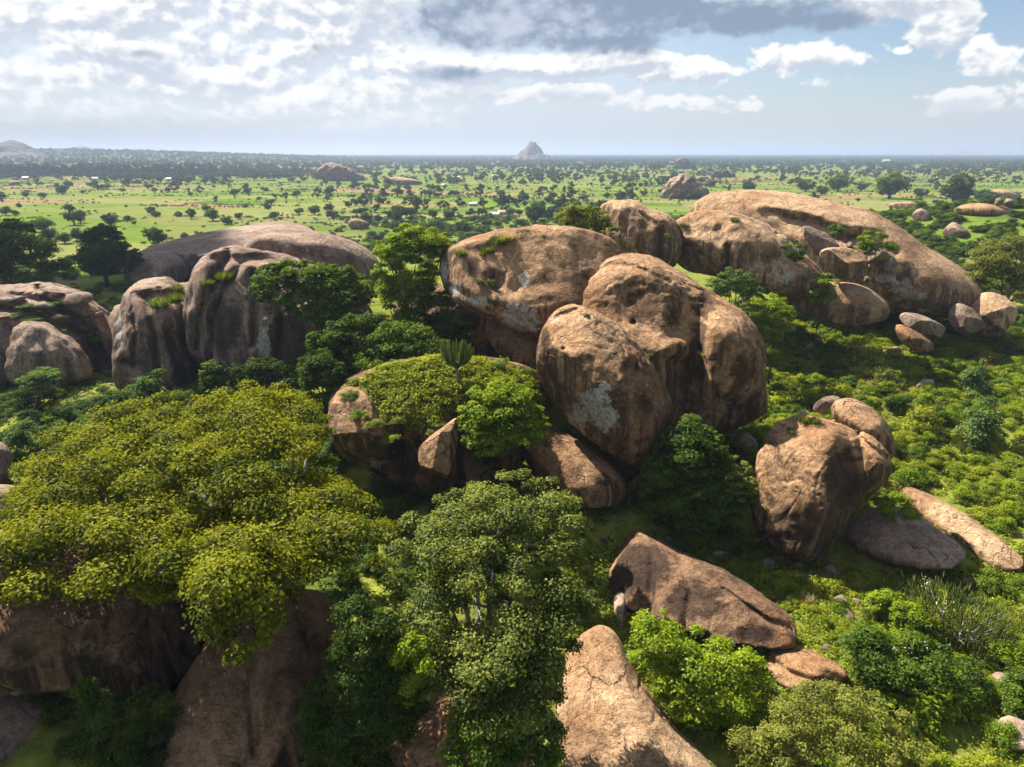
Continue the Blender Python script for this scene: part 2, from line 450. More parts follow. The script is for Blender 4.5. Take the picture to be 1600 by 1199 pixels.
def ground_material():
    m, t, out = new_mat('ground')
    P = t.new('ShaderNodeNewGeometry').outputs['Position']
    X, Y, Z = t.sep(P)
    rot = t.new('ShaderNodeVectorRotate', rotation_type='Z_AXIS'); rot.inputs['Angle'].default_value = rad(14)
    t.l.new(P, rot.inputs['Vector'])

    fv = t.vm('MULTIPLY', rot.outputs[0], (0.0105, 0.024, 0.0))
    vo = t.new('ShaderNodeTexVoronoi', distance='CHEBYCHEV', feature='F1')
    vo.inputs['Scale'].default_value = 1.0
    t.l.new(fv, vo.inputs['Vector'])
    cell = t.sep(vo.outputs['Color'])
    cr = t.new('ShaderNodeValToRGB')
    e = cr.color_ramp
    e.interpolation = 'CONSTANT'
    stops = [(0, (.100, .165, .015)), (.13, (.145, .180, .036)), (.27, (.064, .120, .012)), (.38, (.180, .195, .055)), (.50, (.094, .155, .016)), (.61, (.200, .175, .075)), (.71, (.112, .172, .016)), (.82, (.235, .145, .078)), (.90, (.145, .160, .045))]
    while len(e.elements) < len(stops): e.elements.new(0.5)
    for el, (p_, c_) in zip(e.elements, stops):
        el.position = p_; el.color = (*c_, 1)
    t.l.new(cell[0], cr.inputs[0])
    col = cr.outputs[0]
    pn = t.noise(P, 0.012, 6, 0.6)
    col = t.mix(t.sstep(pn, 0.35, 0.65), t.mix(0.40, col, (.165, .170, .055)), col)
    # crop rows and tufty growth
    fn = t.noise(t.vm('MULTIPLY', rot.outputs[0], (0.4, 1.0, 0)), 0.16, 7, 0.7)
    col = t.mix(t.sstep(fn, 0.50, 0.66, 0, 0.55), col, (.060, .105, .022))
    fn2 = t.noise(P, 0.035, 6, 0.7)
    col = t.mix(t.sstep(fn2, 0.56, 0.70, 0, 0.7), col, (.050, .090, .022))
    # bare earth here and there
    be = t.noise(t.vm('ADD', P, (500, 90, 0)), 0.009, 7, 0.68)
    col = t.mix(t.sstep(be, 0.62, 0.68, 0, 0.7), col, (.33, .22, .13))
    # far woodland floor
    dist = t.m('SQRT', t.m('ADD', t.m('MULTIPLY', X, X), t.m('MULTIPLY', Y, Y)))
    wn = t.noise(P, 0.0016, 6, 0.65)
    wood = t.sstep(t.m('ADD', t.m('MULTIPLY', dist, 0.00035), t.m('MULTIPLY', t.m('SUBTRACT', wn, 0.5), 1.2)), 0.55, 1.1)
    wt = t.mix(t.sstep(t.noise(P, 0.02, 6, 0.7), 0.42, 0.6), (.030, .055, .022), (.085, .125, .035))
    col = t.mix(t.m('MULTIPLY', wood, 0.85), col, wt)
    # hill: leaf litter, herbs and soil
    hr = t.m('SQRT', t.m('ADD', t.m('MULTIPLY', t.m('MULTIPLY', X, X), 0.8), t.m('POWER', t.m('SUBTRACT', Y, 60.0), 2.0)))
    hn = t.noise(P, 0.05, 5)
    hill = t.sstep(t.m('ADD', hr, t.m('MULTIPLY', hn, 50.0)), 200.0, 125.0)
    hg = t.mix(t.sstep(t.noise(P, 0.35, 9, 0.78), 0.36, 0.62), (.060, .085, .016), (.200, .215, .036))
    hg = t.mix(t.sstep(t.noise(P, 0.6, 6, 0.7), 0.60, 0.72, 0, 0.6), hg, (.15, .105, .06))
    col = t.mix(hill, col, hg)
    b = t.new('ShaderNodeBsdfDiffuse')
    t.put(b.inputs[0], col)
    bp = t.new('ShaderNodeBump'); bp.inputs['Strength'].default_value = 0.6; bp.inputs['Distance'].default_value = 0.5
    t.put(bp.inputs['Height'], t.noise(P, 0.8, 6, 0.7))
    t.l.new(bp.outputs[0], b.inputs['Normal'])
    t.l.new(b.outputs[0], out.inputs[0])
    return m
GROUND = ground_material()

# ------------------------------------------------------------------ ground sheet
def build_ground():
    def axis(lo_fine, hi_fine, step, lo, hi, gr=1.13):
        mid = list(np.arange(lo_fine, hi_fine + 1e-6, step))
        a, s = [], step
        v = lo_fine
        while v > lo:
            s *= gr; v -= s; a.append(max(v, lo))
        b, s = [], step
        v = hi_fine
        while v < hi:
            s *= gr; v += s; b.append(min(v, hi))
        return np.array(a[::-1] + mid + b)
    xs = axis(-110, 120, 1.4, -45000, 45000)
    ys = axis(0, 190, 1.4, -3000, 60000)
    X, Y = np.meshgrid(xs, ys)
    Z = terrain(X.ravel(), Y.ravel())
    nx, ny = len(xs), len(ys)
    idx = np.arange(nx * ny).reshape(ny, nx)
    F = np.stack([idx[:-1, :-1], idx[:-1, 1:], idx[1:, 1:], idx[1:, :-1]], -1).reshape(-1, 4)
    me = mesh_np('ground', np.stack([X.ravel(), Y.ravel(), Z], 1), F, GROUND)
    o = link('ground', me)
    tag(o, 'green plain of small fields rising to a rocky hill', 'ground', kind='structure')
build_ground()

# ------------------------------------------------------------------ boulders
_ico = {}
def ico(sub):
    if sub not in _ico:
        bm = bmesh.new()
        bmesh.ops.create_icosphere(bm, subdivisions=sub, radius=1.0)
        V = np.array([v.co[:] for v in bm.verts]); F = np.array([[v.index for v in f.verts] for f in bm.faces])
        bm.free(); _ico[sub] = (V / np.linalg.norm(V, axis=1)[:, None], F)
    return _ico[sub]
def chaikin(p, n=2):
    p = np.asarray(p, float)
    for _ in range(n):
        q = np.roll(p, -1, 0)
        p = np.stack([p * .75 + q * .25, p * .25 + q * .75], 1).reshape(-1, 2)
    return p
BODIES = {}
class Body: pass
ROCKMAP = {}
def radius_fn(poly):
    """poly (k,2) around the origin -> R(phi) sampled table"""
    q = np.roll(poly, -1, 0)
    tt = np.linspace(0, 1, 24, endpoint=False)
    pts = (poly[:, None] * (1 - tt)[None, :, None] + q[:, None] * tt[None, :, None]).reshape(-1, 2)
    ph = np.arctan2(pts[:, 1], pts[:, 0]); r = np.hypot(pts[:, 0], pts[:, 1])
    nb = 720
    tab = np.zeros(nb)
    bi = ((ph + np.pi) / (2 * np.pi) * nb).astype(int) % nb
    np.maximum.at(tab, bi, r)
    good = np.where(tab > 0)[0]
    tab = np.interp(np.arange(nb), np.concatenate([good - nb, good, good + nb]), np.tile(tab[good], 3))
    ker = np.hanning(9); ker /= ker.sum()
    tab = np.convolve(np.concatenate([tab[-8:], tab, tab[:8]]), ker, 'same')[8:-8]
    return lambda f: np.interp((f + np.pi) / (2 * np.pi) * nb, np.arange(nb + 1), np.append(tab, tab[0]))
def boulder(key, name, label, pts, Y, D, mat='tan', sub=5, p=2.3, cat='boulder', group=None, back=1.0, seed=0, amp=0.035, facets=4,
            dents=(), grooves=(), pale=(), stain_shade=(), lean=0.0, fine=0.008, parent=None, kind=None, flute=0.0, hard=.72, yaw=0.0, tilt=0.0, cut=(.74, .90)):
    """a rounded rock whose seen outline is pts, standing at distance Y with half-depth D metres"""
    if Y is None:   # stands on the plain: its foot gives the distance
        pa = np.asarray(pts, float)
        q = gp(pa[:, 0].mean(), pa[:, 1].max() - 0.15 * np.ptp(pa[:, 1])); Y = q[1] + D * 0.4
    poly = chaikin(pts, 2)
    c2 = (poly.max(0) + poly.min(0)) / 2 * 0.5 + poly.mean(0) * 0.5
    C0 = at(c2[0], c2[1], Y)
    w = CAM - C0; w /= np.linalg.norm(w)
    # lean the depth axis towards level ground so the rock stands rather than faces the lens
    w = w + np.array([0, 0, -w[2] * lean]); w /= np.linalg.norm(w)
    wv = CAM - C0; wv /= np.linalg.norm(wv)
    u = np.cross([0, 0, 1.0], wv); u /= np.linalg.norm(u); v = np.cross(wv, u)
    pl = []
    for (a, b) in poly:
        d = ray(a, b); s = ((C0 - CAM) @ wv) / (d @ wv)
        q = CAM + d * s - C0
        pl.append((q @ u, q @ v))
    pl = np.array(pl)
    R = radius_fn(pl)
    V, F = ico(sub)
    a, b, c = V[:, 0], V[:, 1], V[:, 2]
    ph = np.arctan2(b, a); s = np.sqrt(a * a + b * b)
    Dd = np.where(c > 0, D, D * back)
    rr = ((s / R(ph)) ** p + (np.abs(c) / Dd) ** p) ** (-1 / p)
    L = V * rr[:, None]
    rg = np.random.default_rng(seed + 11)
    size = float(np.mean(R(np.linspace(-3.1, 3.1, 50))))
    # broad flats
    for _ in range(facets):
        f = rg.normal(size=3) * np.array([0.55, 0.55, 0.25]) + np.array([0, 0, 0.75]); f /= np.linalg.norm(f)
        dd = L @ f
        h = dd.max() * rg.uniform(*cut)
        ex = np.maximum(dd - h, 0)
        L = L - f[None] * (ex * hard)[:, None]
    W = C0 + L[:, :1] * u + L[:, 1:2] * v + L[:, 2:3] * w + wv[None] * (L[:, 0] * yaw - L[:, 1] * tilt)[:, None]
    # noise relief
    n = (W - C0) / np.linalg.norm(W - C0, axis=1)[:, None]
    q = W / (size * 0.9) + seed * 3.7
    W = W + n * (fbm(q, 3) * amp * size * 1.0)[:, None]
    ridge = 1 - np.abs(perlin(W / (size * 0.45) * np.array([1, 1, .55]) + seed * 1.3 + 40)) * 2.2
    W = W - n * (np.clip(ridge - 0.80, 0, 1) * 0.16 * min(size, 6) * 0.55)[:, None]
    W = W + n * (fbm(W / 1.3 + seed, 4, 0.55) * fine * min(size, 8) * 1.6)[:, None]
    if size > 2 and Y < 140:   # exfoliation sheets: shallow steps with crisp edges
        e_ = fbm(W * np.array([1, 1, 1.5]) / 4.2 + seed * 2.1, 4, .45)
        W = W - n * (min(size, 8) / 8 * .06 * (sst(e_, .02, .05) + sst(e_, .24, .27) + sst(e_, -.26, -.23)))[:, None]
    if flute:
        hz = np.sqrt(np.clip(1 - n[:, 2] ** 2, 0, 1)) ** 2
        fl = perlin(W * np.array([1 / 2.1, 1 / 2.1, 1 / 14.0]) + seed) + .5 * perlin(W * np.array([1 / .9, 1 / .9, 1 / 9.0]) + seed + 5)
        W = W + n * (fl * flute * hz)[:, None]
    X_, Y_, dz = topix(W)
    front = (L[:, 2] > -0.15 * D)
    at_p = np.zeros(len(W)); at_s = np.zeros(len(W))
    for (px, py, rx, ry, dep) in dents:
        g = np.exp(-(((X_ - px) / rx) ** 2 + ((Y_ - py) / ry) ** 2) ** 1.7) * front
        W = W - wv[None] * (g * dep)[:, None]
    for (line, wd, dep) in grooves:
        line = np.asarray(line, float)
        best = np.full(len(W), 1e9)
        for i in range(len(line) - 1):
            e = line[i + 1] - line[i]
            tt = np.clip(((X_ - line[i, 0]) * e[0] + (Y_ - line[i, 1]) * e[1]) / (e @ e), 0, 1)
            best = np.minimum(best, np.hypot(X_ - line[i, 0] - tt * e[0], Y_ - line[i, 1] - tt * e[1]))
        g = np.exp(-(best / wd) ** 2) * front
        W = W - wv[None] * (g * dep)[:, None]
    for (px, py, rx, ry, st) in pale:
        at_p = np.maximum(at_p, st * np.exp(-(((X_ - px) / rx) ** 2 + ((Y_ - py) / ry) ** 2) ** 1.5) * front)
    for (px, py, rx, ry, st) in stain_shade:
        at_s = np.maximum(at_s, st * np.exp(-(((X_ - px) / rx) ** 2 + ((Y_ - py) / ry) ** 2) ** 1.5) * front)
    base = np.array([W[:, 0].mean(), W[:, 1].mean(), W[:, 2].min()])
    me = mesh_np(name, W - base, F, ROCK[mat], attrs={'pale': at_p, 'stain_shade': at_s})
    o = link(name, me, base, parent)
    if parent is None: tag(o, label, cat, group, kind)
    B = Body(); B.W = W; B.X, B.Y, B.dz = topix(W); B.o = o; B.label = label; B.size = size
    nn = np.empty(len(me.vertices) * 3, np.float32)
    me.vertices.foreach_get('normal', nn); B.N = nn.reshape(-1, 3)
    BODIES[key] = B
    if Y < 400:
        ix = np.round(W[:, 0]).astype(int); iy = np.round(W[:, 1]).astype(int)
        for i, j, z in zip(ix[::3], iy[::3], W[::3, 2]):
            k = (int(i), int(j)); lo, hi = ROCKMAP.get(k, (1e9, -1e9)); ROCKMAP[k] = (min(lo, z), max(hi, z))
    return B
def on(keys, px, py, r=9):
    """the seen point of given rocks at a place in the photograph"""
    best = None
    for k in ([keys] if isinstance(keys, str) else keys):
        B = BODIES[k]
        m = np.hypot(B.X - px, B.Y - py) < r
        if m.any():
            i = np.where(m)[0][np.argmin(B.dz[m])]
            if best is None or B.dz[i] < best[1]: best = (B.W[i].copy(), B.dz[i])
    return best[0] if best else gp(px, py)

# --- central group
boulder('A', 'boulder', 'overhanging brown boulder with white streaks and bushes on its top', [(679, 415), (683, 400), (700, 385), (735, 370), (790, 357), (850, 351), (905, 354), (945, 364), (970, 380), (985, 420), (975, 480), (930, 535), (880, 548), (842, 529), (800, 509), (765, 492), (735, 481), (705, 462), (686, 437)],
        74, 8.5, 'tan', 6, 2.5, seed=1, amp=0.03, facets=5, lean=0.7,
        dents=[(772, 440, 16, 16, .9), (800, 452, 14, 10, .4), (850, 470, 60, 18, -.5), (760, 392, 40, 8, .4)],
        grooves=[([(775, 370), (765, 385), (790, 425), (775, 450)], 5, .45), ([(690, 440), (740, 468), (800, 490), (845, 515)], 5, .5)],
        pale=[(805, 495, 26, 24, 1.0), (819, 437, 9, 13, 1.25), (693, 425, 9, 22, .9), (712, 452, 12, 14, .85), (745, 470, 20, 12, .9), (830, 500, 14, 22, .9)],
        stain_shade=[(740, 420, 14, 26, .8), (850, 410, 30, 26, .6), (905, 430, 40, 50, .55), (775, 470, 10, 14, .8)])
boulder('A2', 'boulder', 'streaked pedestal rock in shade under the overhanging boulder', [(748, 500), (800, 490), (880, 505), (960, 540), (960, 640), (870, 640), (835, 600), (800, 572), (770, 540)], 74, 5, 'tan', 5, 2.6, seed=2, lean=0.6, facets=3)
boulder('A3', 'boulder', 'dark rock wall added for shade at the back of the cave under the overhang', [(600, 500), (640, 450), (720, 440), (800, 460), (830, 520), (820, 580), (740, 590), (650, 580)], 84, 4, 'dark', 5, 2.8, seed=3, lean=0.7, flute=.4)  # added wall; its dark colour stands in for the cave's shadow
boulder('B', 'boulder', 'largest central brown boulder with a hollowed shaded face and round knob', [(868, 500), (885, 468), (905, 445), (930, 416), (955, 400), (985, 396), (1020, 402), (1050, 416), (1075, 432), (1110, 455), (1150, 480), (1178, 508), (1192, 545), (1190, 590), (1199, 630), (1186, 652), (1150, 668), (1120, 680), (1080, 694), (1030, 700), (980, 670), (920, 600), (880, 550)],
        68, 9.5, 'tan', 7, 2.4, seed=3, amp=0.025, facets=3, lean=0.65,
        dents=[(1010, 488, 70, 46, 1.7), (1072, 555, 30, 110, 2.8), (1058, 545, 22, 18, -2.0), (1150, 545, 48, 85, -2.2), (1075, 450, 24, 26, -1.0), (988, 503, 3.5, 3, 1.0), (1096, 545, 4, 8, .8), (1040, 640, 40, 40, .9)],
        grooves=[([(925, 428), (955, 412), (990, 416), (1010, 424)], 4, .35), ([(1100, 480), (1092, 540), (1090, 600)], 10, .7), ([(1120, 675), (1150, 640), (1185, 620)], 6, .5)],
        stain_shade=[(1015, 480, 60, 40, .75), (1100, 475, 22, 30, .8), (1160, 580, 30, 35, .75), (1090, 640, 40, 40, .5), (960, 470, 40, 30, .5)])  # shadow in the hollow is painted in along with the stains
boulder('C', 'boulder', 'upright egg-shaped brown boulder with pale lichen patch, leaning on the largest boulder', [(837, 565), (839, 530), (849, 505), (868, 484), (893, 475), (920, 480), (955, 497), (988, 524), (1013, 558), (1034, 595), (1051, 628), (1056, 660), (1046, 690), (1025, 714), (1000, 726), (968, 715), (930, 691), (893, 660), (860, 622), (842, 592)],
        57.5, 6.6, 'tan', 7, 2.25, seed=4, amp=0.02, facets=3, lean=0.5,
        dents=[(880, 545, 2.5, 2.5, .4), (985, 580, 12, 16, .9), (975, 590, 8, 8, -.3)],
        grooves=[([(855, 505), (875, 492), (900, 484)], 4, .35), ([(990, 570), (1000, 590), (1010, 640)], 9, .4)],
        pale=[(930, 630, 26, 26, .95), (945, 652, 24, 24, 1.0), (905, 650, 24, 28, .72), (945, 605, 12, 10, .8), (868, 500, 14, 8, .6)],
        stain_shade=[(1005, 630, 26, 45, .6), (852, 530, 8, 25, .9), (940, 560, 45, 30, .45), (1000, 690, 30, 20, .5)])  # dark right flank is shade put into the colour, beside real stains
boulder('D', 'boulder', 'low brown boulder wedged beneath the egg-shaped boulder', [(813, 695), (825, 675), (850, 666), (880, 680), (925, 705), (962, 730), (980, 755), (976, 775), (955, 786), (920, 788), (880, 775), (850, 750), (822, 722)], 54, 4.2, 'tan', 5, 2.5, seed=5, lean=0.6,
        grooves=[([(880, 690), (900, 730), (910, 745)], 5, .3)], stain_shade=[(940, 750, 22, 14, .8), (860, 690, 30, 14, .6)])
boulder('D2', 'boulder', 'small shaded boulder in the gap at the foot of the egg-shaped boulder', [(960, 790), (975, 765), (1000, 735), (1015, 745), (1010, 775), (985, 800)], 54, 1.6, 'dark', 4, seed=6)
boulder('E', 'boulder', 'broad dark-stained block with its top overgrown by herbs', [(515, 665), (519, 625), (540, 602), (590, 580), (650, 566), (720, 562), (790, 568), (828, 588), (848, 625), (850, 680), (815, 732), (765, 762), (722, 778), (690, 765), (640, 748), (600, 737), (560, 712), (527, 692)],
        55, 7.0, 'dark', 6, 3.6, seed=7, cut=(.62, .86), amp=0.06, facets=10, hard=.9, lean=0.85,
        dents=[(750, 715, 28, 50, 3.0), (688, 710, 26, 50, -2.4), (615, 715, 26, 40, 1.8), (550, 670, 26, 40, -1.2)],
        grooves=[([(590, 690), (600, 735)], 5, .6), ([(655, 690), (665, 740)], 6, .8), ([(718, 655), (712, 700), (690, 740)], 4, .5)],
        pale=[(590, 725, 18, 10, .8), (570, 705, 10, 10, .7)], stain_shade=[(610, 705, 20, 24, 1.0), (640, 735, 30, 18, .8), (545, 690, 24, 12, .6)])
boulder('E3', 'boulder', 'pointed pale wedge of rock standing proud of the overgrown block', [(652, 705), (668, 688), (700, 664), (718, 650), (716, 690), (706, 728), (690, 764), (668, 745), (655, 728)], 48.2, 2.4, 'tan', 6, 3.2, seed=141, lean=.5, facets=9, hard=.94, cut=(.55, .82), amp=.05)
boulder('E4', 'boulder', 'rough broken block at the left end of the overgrown block', [(512, 668), (517, 625), (538, 604), (572, 612), (592, 645), (608, 690), (604, 735), (560, 716), (525, 694)], 50.5, 3.4, 'tan', 6, 3.2, seed=142, lean=.5, facets=10, hard=.93, cut=(.58, .84), amp=.08, stain_shade=[(595, 700, 20, 30, 1.0)])
boulder('E2', 'boulder', 'shadowed ledge of rock at the mouth of the dark cave', [(740, 580), (750, 566), (790, 562), (830, 572), (850, 590), (845, 615), (800, 610), (760, 600)], 63, 3.0, 'tan', 4, seed=8)
# --- front right boulder with its split slab
boulder('F', 'boulder', 'big rounded brown boulder in right foreground balanced on small stones', [(1172, 785), (1176, 745), (1184, 705), (1200, 673), (1222, 655), (1250, 648), (1290, 652), (1330, 664), (1370, 680), (1392, 705), (1392, 735), (1375, 760), (1352, 775), (1335, 790), (1322, 815), (1305, 845), (1285, 866), (1252, 876), (1220, 866), (1196, 842), (1178, 812)],
        53, 5.6, 'tan', 7, 2.5, seed=109, amp=0.028, facets=3, lean=0.45,
        dents=[(1330, 745, 30, 60, 1.9), (1235, 830, 60, 26, .5)],
        grooves=[([(1345, 690), (1352, 740), (1335, 790)], 6, .6), ([(1285, 650), (1330, 668), (1358, 695), (1392, 722)], 4, .7)],
        stain_shade=[(1315, 745, 38, 55, 1.0), (1235, 838, 55, 22, .8), (1180, 770, 10, 30, .7), (1290, 850, 24, 18, .5)], pale=[(1192, 845, 8, 14, .6)])  # right hollow darkened in colour to stand for its shade
boulder('F2', 'boulder', 'split-off slab leaning on the right shoulder of the front right boulder', [(1297, 640), (1303, 626), (1325, 621), (1350, 630), (1378, 650), (1396, 678), (1400, 705), (1392, 720), (1378, 712), (1355, 690), (1330, 668), (1304, 656)], 55.5, 3.2, 'tan', 5, 2.6, seed=10, amp=0.025, lean=0.3, stain_shade=[(1390, 690, 12, 18, .6)])
boulder('F3', 'stone', 'two-lobed pale stone perched behind the split slab', [(1268, 640), (1275, 628), (1292, 618), (1308, 616), (1316, 622), (1300, 632), (1290, 645), (1275, 646)], 58, 1.5, 'stone', 4, seed=12, cut=(.58, .84), cat='rock', facets=8, hard=.93)
# --- slabs on the slope
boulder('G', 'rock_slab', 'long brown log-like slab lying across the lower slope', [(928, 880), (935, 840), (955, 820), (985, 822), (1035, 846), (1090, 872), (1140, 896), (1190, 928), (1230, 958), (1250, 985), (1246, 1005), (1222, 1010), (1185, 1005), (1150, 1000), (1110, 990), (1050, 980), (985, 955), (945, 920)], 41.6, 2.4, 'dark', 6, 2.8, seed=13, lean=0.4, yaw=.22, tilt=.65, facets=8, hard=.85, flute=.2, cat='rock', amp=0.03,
        grooves=[([(975, 825), (1020, 860), (1015, 950)], 6, .5), ([(1130, 920), (1200, 970), (1245, 985)], 3, .4), ([(1060, 870), (1080, 920), (1070, 980)], 7, .35)], stain_shade=[(990, 890, 70, 50, 1.0), (1090, 940, 60, 40, .9), (1180, 990, 50, 20, .8)])  # left part painted dark for shade of tree and boulders, over real stains
boulder('G2', 'rock_slab', 'short brown slab below the tip of the log-like slab', [(1185, 1025), (1205, 1008), (1240, 1008), (1280, 1025), (1320, 1048), (1325, 1062), (1300, 1076), (1250, 1080), (1215, 1066), (1195, 1048)], 35.4, 2.2, 'tan', 5, 2.8, seed=14, lean=0.4, yaw=.4, tilt=.4, facets=6, hard=.85, cat='rock', grooves=[([(1190, 1020), (1230, 1050), (1290, 1070)], 4, .4)])
boulder('H', 'rock_slab', 'smooth shaded slab sloping down beside the front right boulder', [(1310, 850), (1325, 815), (1360, 790), (1400, 785), (1440, 806), (1490, 845), (1522, 868), (1505, 880), (1470, 890), (1420, 886), (1360, 875)], 50.5, 2.6, 'pink', 5, 2.6, seed=15, lean=0.3, yaw=.35, tilt=.8, facets=5, cat='rock', amp=0.02)
boulder('H2', 'rock_slab', 'long pale slab strip running down the right-hand slope', [(1378, 765), (1400, 752), (1440, 765), (1500, 796), (1560, 840), (1605, 880), (1590, 892), (1540, 880), (1480, 850), (1420, 806)], 53.5, 2.2, 'dome', 6, 2.4, seed=16, lean=0.3, yaw=.75, tilt=.4, facets=5, flute=.25, cat='rock', amp=0.02)
boulder('I', 'rock_slab', 'pale sloping slab dappled by branch shadows beside the front tree', [(820, 1240), (840, 1120), (880, 1010), (915, 975), (940, 970), (962, 985), (985, 1035), (1020, 1095), (1065, 1150), (1120, 1205), (1150, 1280), (980, 1330)], 31, 3.0, 'dome', 6, 2.6, seed=17, lean=0.5, tilt=.5, facets=5, cat='rock', amp=0.03)
boulder('I2', 'rock_slab', 'brown slab half hidden under the front tree at bottom edge', [(560, 1240), (600, 1160), (660, 1110), (720, 1070), (790, 1090), (830, 1160), (830, 1260), (700, 1320)], 26, 2.6, 'tan', 5, 2.4, seed=18, lean=0.7, cat='rock')
# --- lower left
boulder('J', 'boulder', 'huge dark streaked boulder under the spreading golden tree', [(-120, 900), (-40, 850), (60, 830), (180, 830), (270, 870), (318, 940), (325, 990), (302, 1040), (268, 1076), (232, 1086), (190, 1072), (130, 1062), (60, 1062), (0, 1056), (-90, 1040)], 31, 5.0, 'dark', 6, 2.6, seed=19, flute=.25, lean=0.5, amp=0.02, facets=3,
        dents=[(285, 1010, 26, 50, .7)], grooves=[([(238, 980), (240, 1085)], 5, .35)])
boulder('J2', 'rock_slab', 'tall dark brown slab rising between tree and vines', [(240, 1260), (262, 1120), (298, 1040), (335, 985), (420, 930), (500, 915), (532, 950), (535, 1010), (500, 1070), (475, 1130), (475, 1260), (380, 1320)], 28, 3.6, 'dark', 6, 2.9, seed=20, lean=0.5, flute=.3, facets=6, cat='rock', amp=0.035,
        grooves=[([(410, 960), (390, 1060), (400, 1180)], 9, .35), ([(460, 940), (480, 1010)], 6, .35)])
boulder('J3', 'rock_slab', 'flat grey slab in the bottom left corner', [(-100, 1120), (-20, 1090), (60, 1088), (110, 1105), (125, 1150), (110, 1200), (60, 1260), (-60, 1290), (-140, 1220)], 26, 2.6, 'pink', 5, 2.6, seed=21, lean=0.7, cat='rock', grooves=[([(0, 1200), (60, 1150), (110, 1110)], 5, .2)])
boulder('J4', 'stone', 'small grey boulder among vines in lower left', [(206, 1150), (212, 1130), (235, 1120), (258, 1124), (266, 1142), (255, 1165), (230, 1172), (212, 1165)], 25.5, 1.0, 'pink', 4, seed=22, cat='rock')
boulder('J5', 'stone', 'loaf-shaped stone lying under the huge streaked boulder', [(10, 1088), (14, 1080), (40, 1078), (70, 1076), (80, 1084), (60, 1094), (25, 1096)], 28.5, 0.8, 'stone', 4, seed=23, cat='rock')
boulder('J6', 'boulder', 'brown rock at left edge above the golden tree', [(-60, 720), (-30, 690), (5, 690), (20, 710), (24, 740), (10, 760), (-50, 780)], 52, 3.5, 'pink', 4, seed=24)
boulder('J7', 'boulder', 'pinkish rock at left edge beside the golden tree', [(-60, 790), (-20, 756), (25, 758), (52, 785), (60, 815), (40, 850), (-40, 860)], 44, 3.5, 'pink', 5, seed=25)
# --- left cliffs
boulder('K1', 'boulder', 'grey brown furrowed boulder, narrower of the two left cliffs', [(175, 580), (178, 530), (186, 485), (197, 455), (222, 438), (255, 432), (285, 436), (305, 450), (318, 480), (326, 530), (332, 575), (322, 605), (290, 622), (248, 627), (208, 612), (185, 600)], 84, 7.5, 'pink', 6, 3.3, seed=26, flute=.65, cut=(.62, .86), amp=0.07, lean=0.75, facets=4,
        dents=[(258, 462, 44, 9, 1.6), (268, 498, 34, 24, -1.3), (205, 500, 14, 60, -.6)], grooves=[([(228, 465), (240, 520), (250, 600)], 5, 1.3), ([(195, 565), (230, 575), (265, 612)], 5, 1.4), ([(265, 530), (292, 595)], 5, 1.1), ([(205, 460), (212, 520), (208, 570)], 4, .9), ([(285, 470), (300, 530)], 4, .9)],
        pale=[(186, 520, 6, 45, .75)], stain_shade=[(290, 590, 30, 26, .8), (300, 500, 14, 40, .6)])
boulder('K2', 'boulder', 'tall streaked cliff boulder left of centre topped by bushes', [(296, 530), (297, 470), (303, 425), (325, 396), (360, 386), (410, 392), (470, 410), (540, 430), (580, 480), (590, 560), (560, 610), (470, 600), (410, 590), (345, 578), (312, 560)], 86, 9.0, 'pink', 6, 3.3, seed=27, flute=.65, cut=(.66, .88), amp=0.06, lean=0.8, facets=4,
        dents=[(318, 440, 14, 60, -1.2), (380, 405, 50, 8, 1.2)], grooves=[([(355, 395), (335, 440), (310, 500), (305, 545)], 6, 1.8), ([(375, 415), (350, 450), (332, 490), (330, 560)], 5, 1.5), ([(395, 425), (400, 470), (395, 540)], 5, 1.4), ([(430, 430), (440, 500), (435, 570)], 5, 1.2)],
        pale=[(412, 540, 12, 40, .95), (345, 570, 16, 10, .7), (300, 540, 5, 30, .6)], stain_shade=[(350, 510, 34, 50, .95), (450, 530, 40, 60, .9)])
boulder('K6', 'boulder', 'dark cleft rock joining the two left cliffs', [(150, 560), (165, 500), (200, 470), (260, 450), (330, 440), (400, 450), (420, 520), (400, 600), (300, 620), (190, 615)], 93, 6, 'pink', 5, 3.0, seed=127, lean=.8, flute=1.0, amp=.07, facets=6)
boulder('K3', 'boulder', 'smooth brown dome rock behind the bushes on the left cliff', [(372, 398), (384, 376), (415, 364), (455, 366), (480, 362), (520, 366), (560, 378), (588, 398), (606, 440), (560, 460), (430, 440), (380, 420)], 100, 9, 'pink', 5, 2.4, seed=28, lean=0.85, grooves=[([(455, 366), (470, 395), (520, 410)], 5, .7)])
boulder('K4', 'rock_slab', 'long low whaleback slab at the left edge of the plain', [(190, 415), (220, 392), (275, 377), (335, 364), (395, 353), (438, 346), (478, 352), (512, 372), (510, 430), (420, 462), (300, 462), (190, 452)], 188, 24, 'pink', 5, 2.2, seed=29, lean=0.95, cat='rock', amp=0.03, grooves=[([(290, 395), (310, 405), (330, 420)], 5, 1.0)], pale=[(250, 415, 14, 6, .8), (295, 412, 12, 6, .9)])
boulder('K4b', 'rock_slab', 'rounded swell of rock in front of the whaleback slab', [(196, 412), (215, 397), (245, 391), (275, 394), (292, 408), (296, 434), (250, 452), (196, 444)], 168, 12, 'pink', 5, 2.2, seed=30, lean=0.9, cat='rock')
